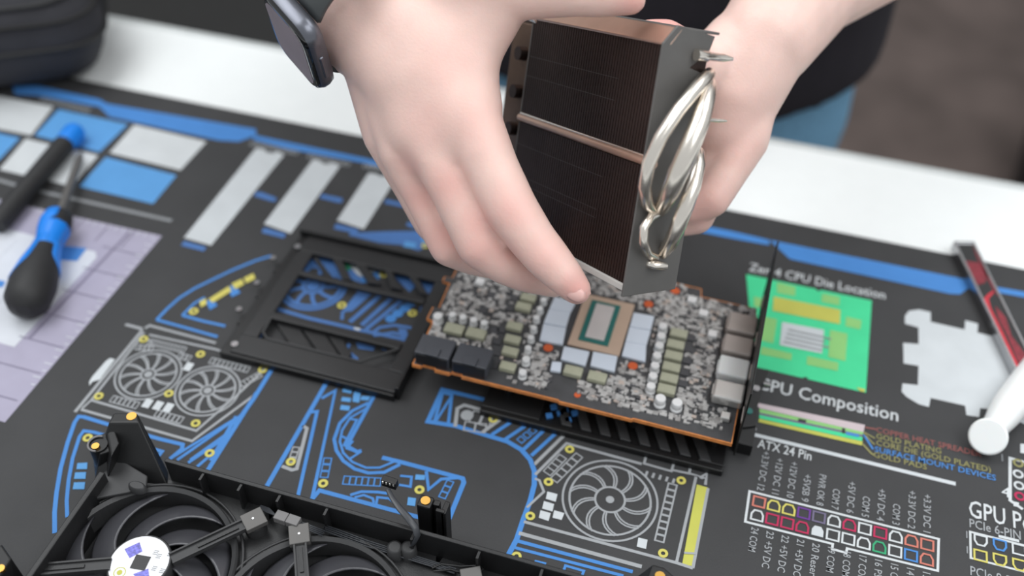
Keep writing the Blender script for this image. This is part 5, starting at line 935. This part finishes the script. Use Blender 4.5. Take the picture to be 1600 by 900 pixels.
nail((-0.0622,0.319,0.118), Vector((-0.0576,0.3192,0.1192)) - Vector((-0.0668,0.3195,0.1221)), Vector((-0.0595,0.3028,0.1279)) - Vector((-0.0627,0.3191,0.1205)), 0.0090, 0.0072)
# clothing
sh_ = MB(); sh_.loft([((-0.1125, 0.865, -0.075), 0.204, 0.120), ((-0.1125, 0.865, -0.05), 0.206, 0.122), ((-0.1125, 0.868, 0.10), 0.201, 0.122), ((-0.11, 0.870, 0.26), 0.200, 0.122), ((-0.11, 0.875, 0.36), 0.196, 0.108), ((-0.11, 0.88, 0.43), 0.120, 0.075), ((-0.11, 0.88, 0.470), 0.075, 0.066)], 36)
for i in range(len(sh_.v)):                       # the hem hangs lower on one side
    x, y, z = sh_.v[i]
    if z < -0.04: sh_.v[i] = (x, y, z - 0.008 + 0.35 * max(0.0, x))
for S, E2 in ((SH_R, EL_R), (SH_L, EL_L)):
    S = Vector(S); E2 = Vector(E2); sh_.cap(S, 0.068, S.lerp(E2, 0.55), 0.060, 20)
remeshed(sh_, 't_shirt', 'shirt', 0.006, 6, pr)
jn = MB(); jn.loft([((-0.1125, 0.868, -0.045), 0.190, 0.108), ((-0.1125, 0.868, -0.12), 0.194, 0.116), ((-0.1125, 0.87, -0.2), 0.188, 0.118)], 32)
for s_ in (-1, 1): jn.chain([((-0.1125 + s_ * 0.09, 0.87, -0.17), 0.098), ((-0.1125 + s_ * 0.10, 0.865, -0.48), 0.072), ((-0.1125 + s_ * 0.105, 0.885, -0.86), 0.060)], 20)
remeshed(jn, 'jeans', 'denim', 0.008, 5, pr)
for s_ in (-1, 1): MB().loft([((-0.1125 + s_ * 0.108, 0.84, -0.93), 0.048, 0.125), ((-0.1125 + s_ * 0.108, 0.84, -0.905), 0.050, 0.128), ((-0.1125 + s_ * 0.108, 0.86, -0.875), 0.042, 0.095), ((-0.1125 + s_ * 0.107, 0.885, -0.83), 0.045, 0.055)], 20).build('shoe', 'shoe', pr)
remeshed(MB().ball((-0.11, 0.858, 0.668), (0.083, 0.098, 0.098), 24).ball((-0.11, 0.80, 0.735), (0.06, 0.05, 0.03), 16), 'hair', 'hair_brown', 0.006, 3, pr)
for s_ in (-1, 1):
    MB().ball((-0.11 + s_ * 0.032, 0.757, 0.651), 0.0115, 14).build('eye', 'eye_white', pr); MB().ball((-0.11 + s_ * 0.032, 0.7485, 0.649), 0.0048, 10).build('iris', 'iris', pr)
MB().chain([((-0.132, 0.752, 0.590), 0.004), ((-0.11, 0.746, 0.591), 0.006), ((-0.088, 0.752, 0.590), 0.004)], 10).build('lips', 'lip', pr)

# ------------------------------------------------------------------ smartwatch on the right wrist
wn = Vector((-0.5703,-0.7777,-0.2671)); wt = Vector((-0.104,0.3905,-0.9157)); wt = (wt - wn * wt.dot(wn)).normalized(); wa = wn.cross(wt).normalized()
if wa.dot(Vector((0.8153,-0.4947,-0.3))) < 0: wa = -wa
wc = Vector((-0.2192,0.3741,0.1856))
WR3 = Matrix((wt, wa, wn)).transposed()
sw = thing('smartwatch', 'dark grey smartwatch with black glass face and grey strap on the wrist', 'watch', tuple(wc - wn * 0.012))
def wp(t, a, n_): return wc + wt * t + wa * a + wn * n_
def rrect(hx, hy, r_, n=6):
    pts = []
    for sx_, sy_, a0 in ((1, 1, 0), (-1, 1, PI / 2), (-1, -1, PI), (1, -1, 3 * PI / 2)):
        for i in range(n + 1): a = a0 + PI / 2 * i / n; pts.append((sx_ * (hx - r_) + r_ * math.cos(a), sy_ * (hy - r_) + r_ * math.sin(a)))
    return pts
def wloft(layers, name, m, parent):
    rg = [[wp(x, y, z) for x, y in rrect(hx, hy, r_)] for hx, hy, r_, z in layers]; n = len(rg[0]); b = MB()
    b.add([p for r in rg for p in r], [(i * n + j, i * n + (j + 1) % n, (i + 1) * n + (j + 1) % n, (i + 1) * n + j) for i in range(len(rg) - 1) for j in range(n)], True)
    b.add(rg[0], [list(range(n))[::-1]]); b.add(rg[-1], [list(range(n))]); return b.build(name, m, parent)
HX, HY = 0.0238, 0.0192
wloft([(HX - 0.004, HY - 0.004, 0.007, -0.0105), (HX - 0.001, HY - 0.001, 0.009, -0.0088), (HX, HY, 0.010, -0.0060), (HX, HY, 0.010, -0.0030), (HX - 0.0008, HY - 0.0008, 0.0095, -0.0012)], 'case', 'watch_metal', sw)
wloft([(HX - 0.0008, HY - 0.0008, 0.0095, -0.0012), (HX - 0.0012, HY - 0.0012, 0.0092, -0.0002), (HX - 0.0028, HY - 0.0028, 0.008, 0.0006)], 'face_glass', 'watch_glass', sw)
wloft([(HX - 0.0042, HY - 0.0042, 0.0068, 0.0004), (HX - 0.0042, HY - 0.0042, 0.0068, 0.00075)], 'display', 'display_reflection', sw)
b = MB(); b.box(wp(0.002, HY, -0.0048), (0.016, 0.0018, 0.0024), WR3).build('side_button', 'watch_metal', sw, bevel=0.0008)
axis_c = wc - wn * 0.0345
pts = []; N_ = 40
for i in range(N_ + 1):
    a = 0.62 + (2 * PI - 1.24) * i / N_; pts.append((math.cos(a), math.sin(a)))
vs = []
for ca, sa in pts:
    for rr, e in ((0.0290, 0.0), (0.0315, 0.0)):
        o_ = axis_c + wn * ca * rr * 0.93 + wt * sa * rr * 1.06
        vs += [o_ - wa * 0.0120, o_ + wa * 0.0120]
m_ = len(pts); fs = []
for i in range(m_ - 1):
    a = 4 * i; c_ = 4 * (i + 1); fs += [(a, a + 1, c_ + 1, c_), (a + 2, c_ + 2, c_ + 3, a + 3), (a, c_, c_ + 2, a + 2), (a + 1, a + 3, c_ + 3, c_ + 1)]
MB().add(vs, fs + [(0, 2, 3, 1), (4 * m_ - 4, 4 * m_ - 3, 4 * m_ - 1, 4 * m_ - 2)], True).build('strap', 'watch_band', sw)
